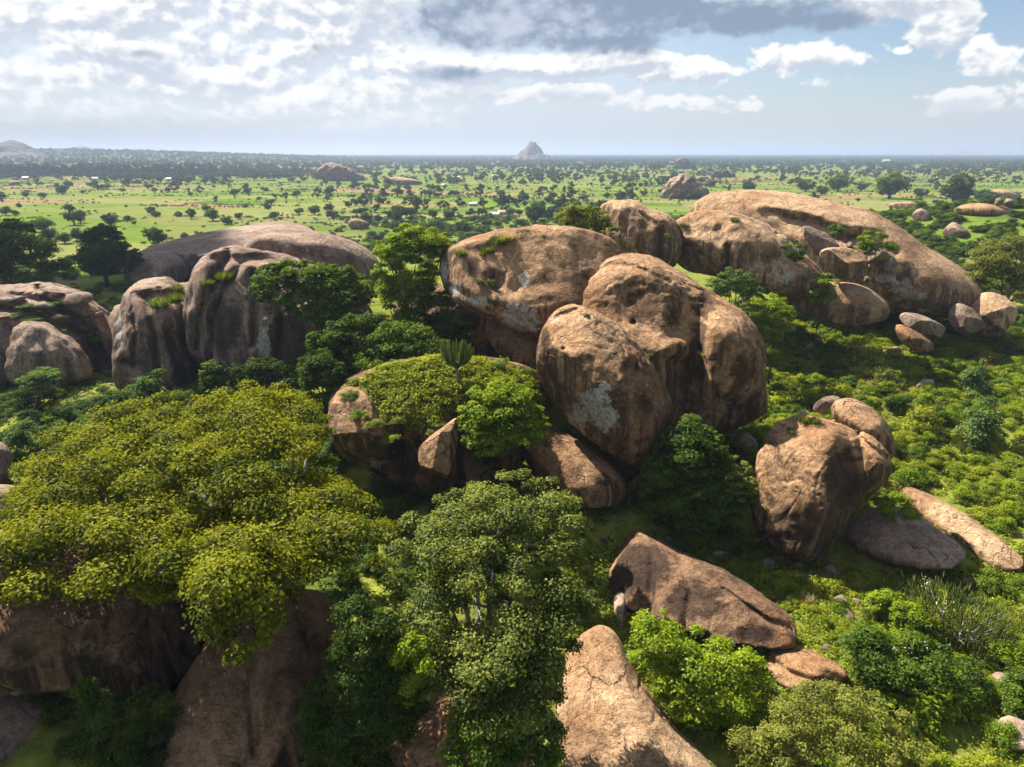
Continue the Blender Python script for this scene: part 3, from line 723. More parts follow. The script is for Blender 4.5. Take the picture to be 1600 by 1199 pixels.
boulder('K5', 'boulder', 'wide low rock mass with grassy ledges at the left edge', [(-120, 480), (-40, 455), (20, 449), (60, 444), (95, 446), (130, 460), (165, 482), (186, 512), (184, 560), (168, 590), (100, 606), (0, 606), (-110, 600)], 88, 10, 'pink', 6, 2.7, seed=31, flute=.8, amp=0.05, lean=0.85, facets=5, grooves=[([(60, 450), (110, 500), (160, 560)], 6, 2.4), ([(0, 480), (60, 490), (120, 520)], 6, 2.0), ([(20, 460), (80, 470), (150, 520)], 5, 1.6)], stain_shade=[(150, 550, 20, 30, .9)])
boulder('K5b', 'boulder', 'rounded dark-streaked rock lobe in front of the left rock mass', [(8, 560), (14, 522), (38, 504), (68, 504), (100, 520), (130, 545), (145, 570), (142, 590), (100, 602), (40, 602), (12, 592)], 80, 5, 'pink', 5, 2.8, seed=32, cut=(.62, .86), amp=.08, lean=0.7, flute=.5, grooves=[([(50, 510), (70, 550), (75, 600)], 5, .6), ([(95, 525), (110, 560), (115, 600)], 5, .6)])
boulder('K5c', 'boulder', 'smooth rock shoulder cut off by the left edge', [(-80, 560), (-40, 520), (0, 525), (18, 560), (25, 600), (-60, 610)], 79, 5, 'pink', 4, seed=33, lean=0.7)
# --- back dome
boulder('L1', 'rock_dome', 'great smooth brown dome stretching behind the central boulders', [(1070, 345), (1088, 315), (1112, 301), (1160, 296), (1220, 300), (1270, 307), (1320, 319), (1370, 333), (1415, 360), (1450, 388), (1482, 404), (1512, 424), (1545, 460), (1520, 490), (1440, 490), (1330, 480), (1180, 450), (1090, 400)], 128, 17, 'dome', 6, 2.3, seed=34, amp=0.03, lean=0.9, facets=3, cat='rock',
        dents=[(1340, 372, 50, 14, 1.6), (1250, 350, 40, 16, 1.2), (1400, 430, 40, 20, 1.2)], grooves=[([(1200, 330), (1260, 345), (1330, 370), (1400, 395)], 9, 1.6), ([(1160, 315), (1220, 318), (1280, 330)], 4, .5)], stain_shade=[(1300, 372, 60, 10, .8), (1370, 385, 40, 9, .8), (1420, 440, 40, 20, .8)])
boulder('L2', 'boulder', 'steep rounded cliff with a dark vertical crack below the great dome', [(1038, 390), (1048, 360), (1066, 338), (1098, 326), (1150, 332), (1195, 348), (1225, 365), (1255, 395), (1292, 428), (1300, 455), (1270, 470), (1215, 462), (1170, 445), (1110, 428), (1062, 420)], 106, 9, 'dome', 6, 2.5, seed=35, flute=.45, amp=0.03, lean=0.8, facets=4,
        dents=[(1110, 350, 12, 9, -.6), (1160, 385, 50, 20, -.6)], grooves=[([(1137, 385), (1135, 435)], 4, 1.2), ([(1060, 360), (1056, 410)], 5, 1.2)], stain_shade=[(1137, 405, 5, 40, 1.0), (1100, 355, 16, 10, .7)], pale=[(1225, 435, 20, 12, .7)])
boulder('L3', 'boulder', 'orange-brown rounded rock at the left end of the great dome', [(930, 335), (940, 318), (962, 311), (990, 312), (1012, 326), (1040, 334), (1062, 350), (1066, 400), (1040, 430), (990, 420), (950, 390)], 108, 8, 'dome', 6, 2.5, seed=36, flute=.5, amp=0.035, lean=0.8, grooves=[([(1032, 360), (1030, 410)], 5, 1.2), ([(985, 318), (1010, 340), (1025, 350)], 4, .6)], stain_shade=[(1032, 390, 6, 30, .9)])
boulder('L4', 'boulder', 'smooth brown rock at the foot of the perched boulder', [(1195, 415), (1240, 420), (1290, 440), (1345, 445), (1378, 462), (1396, 488), (1372, 502), (1325, 510), (1265, 494), (1215, 470)], 102, 6, 'dome', 5, 2.5, seed=37, lean=0.8, pale=[(1215, 440, 18, 12, .8)])
boulder('L5', 'boulder', 'perched boulder with flat top and tapered base on the great dome', [(1279, 398), (1284, 389), (1305, 386), (1338, 389), (1356, 402), (1352, 420), (1338, 438), (1325, 441), (1305, 432), (1290, 416)], 98.5, 3.6, 'dome', 5, 3.2, seed=38, cut=(.58, .84), lean=0.3, facets=8, hard=.93, amp=.05, stain_shade=[(1320, 425, 20, 10, .5)])
boulder('L6', 'boulder', 'pale blocky rock behind the perched boulder', [(1246, 366), (1256, 352), (1276, 358), (1300, 372), (1316, 388), (1300, 400), (1282, 402), (1262, 388)], 103, 3.2, 'stone', 5, 3.4, seed=39, cut=(.58, .84), lean=0.4, facets=9, hard=.93, amp=.06)
boulder('M1', 'boulder', 'large pale angular boulder at the right edge', [(1506, 474), (1515, 462), (1535, 456), (1562, 458), (1582, 470), (1593, 490), (1582, 508), (1558, 528), (1538, 530), (1520, 505)], 108, 4.0, 'dome', 5, 3.2, seed=40, cut=(.58, .84), lean=0.4, facets=10, hard=.93, amp=.05, stain_shade=[(1560, 515, 16, 10, .6)])
boulder('M2', 'boulder', 'pale wedge boulder leaning against the angular boulder', [(1479, 492), (1488, 476), (1505, 474), (1530, 490), (1541, 512), (1534, 528), (1508, 528), (1488, 512)], 105, 3.0, 'stone', 5, 3.4, seed=41, cut=(.58, .84), lean=0.4, facets=9, hard=.93, amp=.06)
boulder('M3', 'rock_slab', 'flat wedge slab pointing towards the pale wedge boulder', [(1402, 492), (1420, 488), (1455, 498), (1486, 518), (1480, 528), (1450, 526), (1415, 510)], 103, 2.6, 'stone', 5, 3.4, seed=42, cut=(.58, .84), lean=0.6, facets=8, hard=.93, amp=.06, cat='rock')
boulder('M4', 'boulder', 'brown rock face under the flat wedge slab', [(1395, 505), (1420, 510), (1450, 526), (1465, 545), (1440, 555), (1405, 535)], 102, 2.5, 'tan', 4, seed=43, lean=0.6)
# --- rocks standing in the woods and fields behind
boulder('N1', 'rock_outcrop', 'folded brown outcrop rising from the fields behind the dome', [(1028, 312), (1038, 290), (1052, 277), (1072, 270), (1095, 284), (1110, 299), (1105, 312), (1070, 318)], None, 14, 'pink', 5, 2.5, seed=44, lean=0.9, cat='rock', amp=0.12, flute=1.2, grooves=[([(1070, 275), (1062, 290), (1042, 305)], 3, 2.5), ([(1100, 288), (1080, 296), (1062, 310)], 3, 2.5), ([(1055, 280), (1045, 292)], 3, 2)])
boulder('N2', 'rock_outcrop', 'lone purple-brown crag far beyond the folded outcrop', [(1053, 262), (1056, 250), (1064, 246), (1074, 248), (1080, 257), (1080, 264), (1066, 268)], None, 16, 'far', 4, seed=45, lean=0.9, cat='rock', amp=0.14, facets=7, hard=.9)
for i, q in enumerate([[(1108, 278), (1114, 268), (1122, 266), (1130, 274), (1122, 280)], [(1124, 278), (1128, 266), (1136, 264), (1142, 272), (1138, 280)], [(1136, 278), (1140, 269), (1148, 270), (1151, 279)], [(1098, 290), (1106, 279), (1116, 282), (1120, 290), (1108, 294)]]):
    boulder('N3%d' % i, 'rock_outcrop', ['leftmost brown rock of the far boulder pile beyond the dome', 'tallest brown rock of the far boulder pile beyond the dome', 'rightmost brown rock of the far boulder pile beyond the dome', 'lowest grey rock of the far boulder pile beyond the dome'][i], q, None, 6, 'far', 4, seed=46 + i, lean=0.9, cat='rock', group='far boulder pile')
for i, (q, Y, lb) in enumerate([([(1382, 322), (1400, 316), (1430, 315), (1455, 318), (1440, 326), (1400, 328)], 225, 'low pale slab showing through the woods behind the dome'),
                             ([(1422, 340), (1430, 328), (1440, 325), (1452, 332), (1458, 344), (1440, 350)], 190, 'small dark dome rock in the woods behind the dome'),
                             ([(1470, 366), (1480, 352), (1490, 346), (1500, 352), (1520, 366), (1500, 374), (1480, 372)], 165, 'pointed brown rock in the woods right of the dome'),
                             ([(1485, 328), (1510, 318), (1540, 318), (1580, 326), (1600, 334), (1560, 338), (1500, 336)], 220, 'long pale slab carrying two round boulders at right'),
                             ([(1553, 318), (1556, 310), (1564, 309), (1569, 316), (1564, 322), (1556, 322)], 214, 'left one of two round boulders on the long pale slab'),
                             ([(1568, 318), (1571, 310), (1580, 310), (1586, 316), (1582, 323), (1572, 323)], 214, 'right one of two round boulders on the long pale slab'),
                             ([(1520, 310), (1545, 298), (1570, 295), (1590, 304), (1600, 312), (1560, 314)], 330, 'distant pale dome rock at the right edge of the woods'),
                             ([(540, 350), (550, 340), (575, 346), (580, 356), (555, 362)], 260, 'bare rock patch peeping from woods behind the left cliff'),
                             ([(215, 452), (225, 444), (250, 446), (262, 452), (240, 458)], 120, 'flat stone in grass behind the furrowed boulder')]):
    boulder('R%d' % i, 'rock_outcrop', lb, q, None if i not in (4, 5) else BODIES['R3'].W[:, 1].mean() - 3, {3: 9, 4: 2, 5: 2, 6: 9, 8: 4}.get(i, 5), 'dome' if i in (0, 3, 6, 7) else 'pink', 4, 2.2, seed=60 + i, lean=0.9, cat='rock')
boulder('O1', 'rock_outcrop', 'bushy ridge of pink rock standing in the far fields', [(495, 268), (505, 258), (520, 254), (540, 262), (560, 270), (575, 282), (560, 288), (520, 286), (500, 280)], None, 26, 'pink', 5, 2.0, seed=71, lean=0.95, cat='rock', amp=0.16, facets=6, flute=3.0)
boulder('O2', 'rock_slab', 'flat pale pink slab in the far fields', [(600, 284), (606, 277), (630, 277), (660, 283), (662, 288), (630, 291), (608, 290)], None, 20, 'dome', 4, seed=72, lean=0.98, cat='rock')
boulder('O3', 'rock_slab', 'pale slab at the far left beyond the fields', [(10, 288), (18, 282), (30, 282), (34, 288), (20, 291)], None, 15, 'dome', 3, seed=73, lean=0.98, cat='rock')

# --- far hills
def hill(name, label, px, py_top, py_base, wpx, Y, prof, mat):
    c = at(px, py_base, Y); top = at(px, py_top, Y)
    H = top[2]; Rr = wpx / FPX * Y / 2 / math.cos(PITCH)
    n, mr = 72, 30
    V, F = [], []
    for j in range(mr + 1):
        s = j / mr
        for i in range(n):
            a = 2 * math.pi * i / n
            r = Rr * s
            V.append((math.cos(a) * r, math.sin(a) * r, H * float(np.interp(s, [q[0] for q in prof], [q[1] for q in prof]))))
    V = np.array(V)
    V[:, 2] += fbm(V / (Rr * 0.35) + px, 4) * H * 0.16 * sst(np.hypot(V[:, 0], V[:, 1]), Rr, Rr * 0.8)
    V[:, 2] = np.where(np.hypot(V[:, 0], V[:, 1]) > Rr * 0.98, -8, V[:, 2])
    idx = np.arange(n * (mr + 1)).reshape(mr + 1, n)
    F = np.stack([idx[:-1], idx[1:], np.roll(idx[1:], -1, 1), np.roll(idx[:-1], -1, 1)], -1).reshape(-1, 4)
    me = mesh_np(name, V, F, mat)
    o = link(name, me, (c[0], Y, 0))
    tag(o, label, 'hill', kind='structure')
hill('distant_hill', 'steep rocky peak with a knob top on the horizon', 832, 221, 241, 66, 3300, [(0, 1.0), (.12, .97), (.2, .72), (.34, .62), (.5, .36), (.75, .16), (1, 0)], ROCK['far'])
hill('distant_hill', 'broad rocky hill on the horizon at far left', 18, 222, 246, 120, 2700, [(0, 1.0), (.2, .95), (.42, .72), (.6, .45), (.8, .25), (1, 0)], ROCK['far'])
hill('distant_hill', 'low flat-topped hill on the horizon at left', 128, 230, 243, 90, 3900, [(0, 1.0), (.25, .98), (.4, .75), (.7, .6), (1, 0)], ROCK['far'])
hill('distant_hill', 'faint blue hill on the horizon at right', 1508, 234, 240, 70, 11000, [(0, 1.0), (.15, .8), (.5, .4), (1, 0)], ROCK['far'])

# ------------------------------------------------------------------ small stones
STONE_MESH = []
def stone_meshes():
    for k in range(6):
        V, F = ico(3)
        rg = np.random.default_rng(100 + k)
        W = V.copy()
        W += V * (fbm(V * 1.1 + k * 9, 2) * 0.22)[:, None]
        for _ in range(11):
            f = rg.normal(size=3); f /= np.linalg.norm(f); dd = W @ f; h = dd.max() * rg.uniform(.60, .82)
            W = W - f[None] * (np.maximum(dd - h, 0) * .94)[:, None]
        W += V * (fbm(V * 3.6 + k * 9, 3) * 0.045)[:, None]
        W *= np.array([1.0, rg.uniform(.7, .95), rg.uniform(.6, .85)])
        STONE_MESH.append(mesh_np('stone', W, F, ROCK['stone']))
stone_meshes()
def stone(px, py, wpx, label, keys=None, group=None, flat=1.0, long_=1.0):
    q = on(keys, px, py) if keys else gp(px, py + wpx * 0.25)
    r = wpx / FPX * np.linalg.norm(q - CAM) / 2 * (1.2 if keys else 1.0)
    o = link('stone', random.choice(STONE_MESH), (q[0], q[1], q[2] + r * (0.18 if not keys else 0.42) * flat))
    o.scale = (r * long_, r / long_ ** .5, r * flat)
    o.rotation_euler = (random.uniform(-.25, .25), random.uniform(-.25, .25), random.uniform(0, 6.28))
    tag(o, label, 'rock', group)
    return o
for a in [(1160, 684, 50, 'grey cracked boulder in the gap left of the front right boulder'), (1258, 534, 36, 'round pale boulder in greenery right of the largest boulder'), (1441, 600, 34, 'lone upright pale boulder in the middle of the right-hand bushes'),
          (1182, 706, 16, 'little stone beside the grey cracked boulder'), (1120, 862, 26, 'pale egg-shaped stone in shade above the log-like slab'), (1050, 842, 26, 'flat pale stone in shade at the foot of the dark tree'),
          (1195, 880, 32, 'pinkish stone at the foot of the front right boulder'), (1224, 870, 20, 'upright stone wedged under the front right boulder'), (1242, 880, 24, 'round stone propping the front right boulder'), (1298, 890, 26, 'oblong stone just below the front right boulder'), (1276, 872, 18, 'small stone right of the ones propping the front boulder'),
          (1322, 962, 26, 'grey stone in sunlit herbs below the front right boulder'), (1340, 940, 18, 'small brown stone above the grey stone in herbs'), (1312, 938, 30, 'low stone on the shadow edge of the front boulder'), (1514, 912, 26, 'pale stone above the finger-stemmed thicket'), (1597, 955, 22, 'pale stone at the right edge above the thicket'),
          (1592, 1022, 22, 'pale stone at the right edge beside the thicket'), (1568, 1062, 36, 'pinkish rock in shade at lower right'), (1235, 938, 20, 'stone beside the small bright bush on the slope'), (1290, 1012, 14, 'tiny pinkish stone in the herbs below the slope'),
          (1245, 485, 30, 'half-hidden pale stone below the leafy sapling'), (1392, 548, 26, 'flat pale stone among the bright bushes'), (1508, 552, 30, 'pale low stone below the pale wedge boulder'), (1455, 553, 20, 'pale stone left of the low stone below the wedge boulder'),
          (1200, 530, 26, 'brown stone peeping out beside the largest boulder'), (1540, 905, 14, 'small pale stone in olive herbs at right'), (1596, 1150, 60, 'dark boulder in the bottom right corner')]:
    stone(*a)
stone(968, 950, 48, 'long thin stone leaning beside the log-like slab', long_=1.9)
for i, (px, py, w) in enumerate([(1250, 553, 16), (1260, 560, 14), (1270, 565, 12), (1292, 572, 20), (1235, 568, 16), (1280, 578, 12), (1303, 580, 10)]):
    stone(px, py, w, 'small stone in the tumbled row below the round pale boulder', group='tumbled row of stones')
for i, (px, py, w) in enumerate([(1365, 408, 26), (1378, 424, 30), (1388, 436, 24), (1400, 446, 18), (1408, 440, 16), (1392, 450, 18), (1412, 455, 14), (1398, 464, 18), (1410, 470, 26), (1424, 478, 28), (1416, 490, 20), (1360, 424, 14), (1356, 432, 14), (1366, 436, 14), (1384, 452, 12), (1438, 492, 16), (1322, 382, 12)]):
    stone(px, py, w, 'grey block in the stone chute right of the perched boulder', ['L1', 'L4', 'L2'], 'stone chute below the dome')
for i, (px, py, w) in enumerate([(20, 475, 14), (12, 493, 12), (70, 488, 22), (130, 468, 36), (100, 492, 20), (30, 462, 16), (160, 490, 14), (88, 456, 18)]):
    stone(px, py, w, 'weathered block lying on the left rock mass', ['K5'], 'blocks on the left rock mass', flat=.6)
for i, (px, py, w) in enumerate([(1218, 655, 12), (1204, 668, 14), (1238, 645, 10), (1255, 640, 14), (1262, 648, 10)]):
    stone(px, py, w, 'chip of rock on the top edge of the front right boulder', ['F'], 'chips on the front boulder', flat=.5)

# ------------------------------------------------------------------ leaves, crowns, trunks
def leaf_quads(P, Nn, size, tint, aspect=0.55, rng=RNG):
    """one folded leaf per point: P (n,3), Nn (n,3) facing"""
    n = len(P)
    a = rng.normal(size=(n, 3))
    t1 = np.cross(Nn, a); t1 /= np.linalg.norm(t1, axis=1)[:, None] + 1e-9
    t2 = np.cross(Nn, t1)
    s = (size * rng.uniform(0.65, 1.3, n))[:, None]
    V = np.empty((n, 4, 3))
    V[:, 0] = P - t1 * s * .5
    V[:, 1] = P + t2 * s * aspect * .5 + Nn * s * .10
    V[:, 2] = P + t1 * s * .5 - Nn * s * 0.08
    V[:, 3] = P - t2 * s * aspect * .5 + Nn * s * .10
    F = np.arange(4 * n).reshape(n, 4)
    return V.reshape(-1, 3), F, np.repeat(tint, 4)
def puff_leaves(C, Rr, n_each, size, flat=0.62, droop=0.3, rng=RNG, aspect=0.55):
    """C (k,3) clump centres, Rr (k,) radii -> leaf mesh arrays: domed clumps with a ragged edge"""
    k = len(C)
    cnt = np.maximum((n_each * (Rr / Rr.mean()) ** 2), 6).astype(int)
    ii = np.repeat(np.arange(k), cnt)
    n = len(ii)
    d = rng.normal(size=(n, 3)); d[:, 2] = d[:, 2] * 0.8 + 0.25
    d /= np.linalg.norm(d, axis=1)[:, None]
    low = d[:, 2] < -droop
    d[low, 2] *= -0.6
    # sprays: points gather towards a few twig directions of their clump
    tw = rng.normal(size=(k, 9, 3)); tw[:, :, 2] = np.abs(tw[:, :, 2]) * .8 - .1
    tw /= np.linalg.norm(tw, axis=2)[:, :, None]
    pick = tw[ii, rng.integers(0, 9, n)]
    mixf = rng.uniform(0, 0.75, n)[:, None]
    dd = d * (1 - mixf) + pick * mixf
    r = rng.uniform(0.35, 1.0, n) ** 0.55 * rng.uniform(0.85, 1.15, n)
    P = C[ii] + dd * (Rr[ii] * r)[:, None] * np.array([1, 1, flat])
    Nn = dd * 0.85 + rng.normal(size=(n, 3)) * 0.36 + np.array([0, 0, .55])
    Nn /= np.linalg.norm(Nn, axis=1)[:, None]
    ct = rng.uniform(0.0, 0.85, k)
    tint = ct[ii] * 0.50 + rng.uniform(0, 0.32, n) - .13 + 0.62 * np.clip(r - .62, 0, .5) / .4 * np.clip(dd[:, 2] + .25, 0, 1)  # upper outer leaves paler: young growth, and sunlit tops put into the tint
    return leaf_quads(P, Nn, size, tint, aspect, rng)
def tube(pts, rads, seg=6):
    pts = np.asarray(pts, float); m = len(pts)
    V = []
    for i in range(m):
        t = pts[min(i + 1, m - 1)] - pts[max(i - 1, 0)]; t /= np.linalg.norm(t) + 1e-9
        a = np.cross(t, [0.31, .92, .2]); a /= np.linalg.norm(a) + 1e-9; b = np.cross(t, a)
        for j in range(seg):
            g = 2 * math.pi * j / seg
            V.append(pts[i] + (a * math.cos(g) + b * math.sin(g)) * rads[i])
    F = [(i * seg + j, i * seg + (j + 1) % seg, (i + 1) * seg + (j + 1) % seg, (i + 1) * seg + j) for i in range(m - 1) for j in range(seg)]
    return np.array(V), np.array(F)
def join(parts):
    Vs, Fs, Ts, o = [], [], [], 0
    for p in parts:
        Vs.append(p[0]); Fs.append(np.asarray(p[1]) + o); o += len(p[0])
        if len(p) > 2: Ts.append(p[2])
    return (np.concatenate(Vs), np.concatenate(Fs)) + ((np.concatenate(Ts),) if Ts else ())
def limbs(base, fork, C, r0, n=14, rng=RNG, wob=0.35):
    """trunk from base to fork, then curved limbs out to some clump centres"""
    parts = []
    b, f = np.asarray(base, float), np.asarray(fork, float)
    k = 6
    tr = [b + (f - b) * i / (k - 1) + rng.normal(size=3) * np.array([wob, wob, 0]) * .5 * math.sin(math.pi * i / (k - 1)) for i in range(k)]
    parts.append(tube(tr, [r0 * (1.35 if i == 0 else 1.1 - 0.35 * i / (k - 1)) for i in range(k)], 9))
    sel = rng.permutation(len(C))[:n]
    for s in sel:
        e = C[s]
        mid = f + (e - f) * .5 + np.array([0, 0, -0.10 * np.linalg.norm(e - f)]) + rng.normal(size=3) * wob
        ts = np.linspace(0, 1, 7)
        pts = [(1 - t) ** 2 * f + 2 * t * (1 - t) * mid + t * t * e + rng.normal(size=3) * wob * .25 * math.sin(math.pi * t) for t in ts]
        rr = r0 * rng.uniform(.35, .6)
        parts.append(tube(pts, [rr * (1 - .85 * t) + .015 for t in ts], 6))
        # side branches
        for _ in range(2):
            t = rng.uniform(.35, .8); q0 = pts[int(t * 6)]
            q1 = q0 + rng.normal(size=3) * np.array([1, 1, .5]) * np.linalg.norm(e - f) * .14 + np.array([0, 0, .2])
            parts.append(tube([q0, (q0 + q1) / 2 + rng.normal(size=3) * .12, q1], [rr * .4, rr * .25, .012], 5))
    return join(parts)
def poly_inside(px, py, poly):
    poly = np.asarray(poly); ins = np.zeros(len(px), bool); j = len(poly) - 1
    for i in range(len(poly)):
        xi, yi = poly[i]; xj, yj = poly[j]
        c = ((yi > py) != (yj > py)) & (px < (xj - xi) * (py - yi) / (yj - yi + 1e-12) + xi)
        ins ^= c; j = i
    return ins
def crown_in_outline(pts, Y, D, n_puffs, rp, seed, front=0.72, tilt=0.9, sep=.42):
    """clump centres filling a crown seen as pts: nearer at its lower rim, farther at its top, D metres half-deep"""
    rg = np.random.default_rng(seed)
    poly = chaikin(pts, 1)
    lo, hi = poly.min(0), poly.max(0)
    C, Rr = [], []
    cx, cy_ = poly.mean(0)
    tries = 0
    while len(C) < n_puffs and tries < 6000:
        tries += 1
        px, py = rg.uniform(lo, hi)
        if not poly_inside(np.array([px]), np.array([py]), poly)[0]: continue
        # distance to the rim sets how deep the crown is here
        e = np.min(np.hypot(poly[:, 0] - px, poly[:, 1] - py))
        em = 0.34 * min(hi - lo)
        dep = D * math.sqrt(max(0.0, 1 - (1 - min(e / em, 1)) ** 2))
        s = -1 if rg.uniform() < front else 1
        y = Y + s * dep * rg.uniform(.45, 1) + tilt * D * (cy_ - py) / (hi[1] - lo[1]) * 1.3
        p = at(px, py, y)
        r = rp * rg.uniform(.65, 1.35)
        rpx = r * FPX / np.linalg.norm(p - CAM)
        if e < rpx * 0.75: r *= max(.4, e / (rpx * .75))
        if C and np.min(np.linalg.norm(np.array(C) - p, axis=1)) < rp * sep:
            if rg.uniform() < .93: continue
        C.append(p); Rr.append(r)
    return np.array(C), np.array(Rr)
def outline_tree(name, label, cat, pts, Y, D, n_puffs, rp, n_each, leaf, lsize, base, r0=0.35, n_limbs=14, bark=BARK, seed=0, group=None, fork_h=0.45, flat=.62, tilt=.9, trunk=True, aspect=.55, front=.72, sep=.5):
    rg = np.random.default_rng(seed + 500)
    C, Rr = crown_in_outline(pts, Y, D, n_puffs, rp, seed, front, tilt, sep)
    V, F, T = puff_leaves(C, Rr, n_each, lsize, flat, rng=rg, aspect=aspect)
    base = np.asarray(base, float)
    root = empty(name, base)
    tag(root, label, cat, group)
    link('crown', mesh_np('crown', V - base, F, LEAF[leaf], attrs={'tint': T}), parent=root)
    if trunk:
        cc = C.mean(0); fork = base + (cc - base) * fork_h + np.array([0, 0, .2])
        V2, F2 = limbs(base, fork, C, r0, n_limbs, rg)
        link('trunk', mesh_np('trunk', V2 - base, F2, bark), parent=root)
    return root, C, Rr

# the two big foreground trees
T1 = [(25, 745), (60, 695), (110, 652), (185, 622), (255, 630), (318, 612), (370, 602), (420, 600), (470, 608), (508, 640), (524, 690), (522, 730), (560, 765), (608, 800), (622, 840), (600, 885), (540, 902), (480, 915), (440, 965), (420, 1005), (385, 1040), (340, 1015), (305, 985), (255, 945), (205, 935), (160, 952), (110, 930), (60, 955), (20, 945), (-40, 920), (-60, 850), (20, 805)]
outline_tree('spreading_tree', 'wide golden-green tree spreading over the left foreground boulders', 'tree', T1, 35, 6.2, 175, 1.62, 760, 'gold', 0.215, (-11.0, 35.0, ter1(-11, 35) - .3), 0.55, 30, BARK, 1, tilt=2.6, flat=.66, front=.85, sep=.90)
T2 = [(600, 850), (622, 812), (680, 782), (740, 757), (790, 740), (850, 746), (898, 768), (918, 805), (935, 880), (930, 950), (905, 1015), (885, 1060), (872, 1110), (868, 1180), (810, 1200), (760, 1160), (705, 1120), (662, 1060), (620, 1085), (560, 1050), (545, 990), (575, 940), (602, 905)]
outline_tree('broadleaf_tree', 'grey-green tree with pale bare limbs in the centre foreground', 'tree', T2, 29.0, 3.6, 140, 1.05, 680, 'greyg', 0.165, (-1.6, 29.0, ter1(-1.6, 29) - .3), 0.36, 18, BARK, 2, tilt=2.2, flat=.72, front=.9, sep=.85)

# ------------------------------------------------------------------ more planted-by-outline growth
def vine(name, label, pts, Y, D, n, rp, n_each, leaf, ls, seed, cat='vines', tilt=1.2, flat=.8):
    q = np.asarray(pts, float); lowp = q[np.argmax(q[:, 1])]
    C, Rr = crown_in_outline(pts, Y, D, n, rp, seed, .85, tilt)
    V, F, T = puff_leaves(C, Rr, n_each, ls, flat, rng=np.random.default_rng(seed + 9))
    b = np.array([C[:, 0].mean(), C[:, 1].mean(), C[:, 2].min() - .5])
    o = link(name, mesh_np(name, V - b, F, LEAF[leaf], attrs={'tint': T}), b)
    tag(o, label, cat)
    return C, Rr
vine('vine_curtain', 'dark green vine curtain hanging left of the front tree', [(520, 945), (560, 930), (600, 960), (640, 1010), (680, 1060), (660, 1110), (610, 1199), (600, 1240), (470, 1240), (470, 1150), (485, 1080), (522, 1020)], 25.5, 1.6, 110, .75, 300, 'dark', .15, 31)
vine('vine_curtain', 'shaded creepers under the huge streaked boulder', [(95, 1075), (160, 1070), (230, 1090), (285, 1075), (270, 1110), (255, 1180), (250, 1230), (120, 1230), (115, 1150), (130, 1110)], 25.5, 1.2, 70, .6, 240, 'dark', .15, 32)
vine('vine_curtain', 'pale-leaved creeper climbing inside the front tree', [(620, 1000), (650, 985), (680, 1000), (685, 1050), (665, 1090), (630, 1110), (612, 1060)], 25.2, .8, 26, .5, 240, 'light', .16, 33)
vine('vine_curtain', 'bright green creeper on the right side of the front tree', [(800, 1010), (840, 980), (875, 990), (880, 1030), (860, 1070), (820, 1080)], 26.2, .8, 26, .5, 240, 'light', .16, 34)
vine('vine_curtain', 'bright round tuft on the right rim of the front tree', [(870, 930), (885, 910), (905, 915), (912, 940), (900, 960), (878, 955)], 28.5, .6, 10, .4, 260, 'light', .16, 35)
vine('vine_curtain', 'dark creepers under the front tree at bottom centre', [(700, 1120), (780, 1110), (860, 1110), (875, 1180), (850, 1240), (700, 1240)], 23.5, 1.2, 60, .6, 280, 'mid', .15, 36)
vine('vine_mat', 'bright green creeper mat on the sloping slab beside the front right boulder', [(1362, 785), (1375, 775), (1400, 780), (1430, 800), (1450, 825), (1440, 842), (1415, 830), (1385, 808)], 52, 1.0, 40, .6, 200, 'light', .18, 37)
def otree(name, label, pts, leaf, base_px, Y, D, n, rp, n_each, ls, seed, r0=.2, cat='tree', bark=BARKD, n_limbs=10, group=None, flat=.7, **kw):
    c = at(base_px[0], base_px[1], Y)
    b = (c[0], Y, min(c[2], ter1(c[0], Y)) if kw.pop('ground', True) else c[2])
    return outline_tree(name, label, cat, pts, Y, D, n, rp, n_each, leaf, ls, b, r0, n_limbs, bark, seed, group, flat=flat, **kw)
otree('broadleaf_tree', 'tall sunlit yellow-green tree left of the overhanging boulder', [(580, 420), (585, 385), (610, 362), (632, 346), (655, 352), (690, 362), (705, 375), (700, 400), (682, 415), (690, 440), (672, 470), (665, 510), (640, 530), (605, 500), (590, 460)], 'light', (632, 545), 77, 3.2, 120, 1.2, 230, .33, 41, .3, n_limbs=16, tilt=.4)
otree('broadleaf_tree', 'dark glossy tree hugging the streaked cliff boulder', [(390, 440), (410, 415), (450, 408), (500, 415), (545, 420), (580, 440), (590, 480), (560, 520), (520, 520), (480, 500), (430, 480), (398, 470)], 'mid', (500, 560), 74.5, 3.0, 150, 1.15, 180, .35, 42, .25, n_limbs=14, tilt=.5)
otree('broadleaf_tree', 'dark tree below the streaked cliff boulder on the shaded slope', [(480, 520), (520, 500), (570, 490), (620, 500), (650, 530), (650, 570), (600, 590), (560, 600), (510, 590), (485, 560)], 'dark', (560, 620), 66, 3.0, 130, 1.15, 180, .35, 43, .25, tilt=.6)
otree('broadleaf_tree', 'deep shaded tree in the hollow beside the overhanging boulder', [(650, 450), (680, 445), (720, 480), (745, 510), (750, 550), (700, 560), (650, 540)], 'dark', (700, 570), 73, 2.5, 50, 1.2, 200, .28, 44, .2, tilt=.5)
otree('broadleaf_tree', 'dark rounded tree in front of the largest boulder', [(1002, 730), (1020, 690), (1055, 655), (1085, 645), (1110, 668), (1135, 700), (1150, 740), (1180, 760), (1170, 800), (1120, 830), (1060, 835), (1010, 810), (995, 770)], 'dark', (1085, 850), 51.5, 3.4, 200, 1.0, 200, .29, 45, .25, tilt=.8)
otree('broadleaf_tree', 'leafy green tree filling the gap above the overgrown block', [(555, 560), (580, 520), (620, 500), (665, 510), (700, 535), (705, 560), (670, 580), (630, 585), (590, 600), (560, 600)], 'mid', (620, 600), 63.5, 2.6, 90, 1.05, 220, .28, 71, .18, tilt=.7)
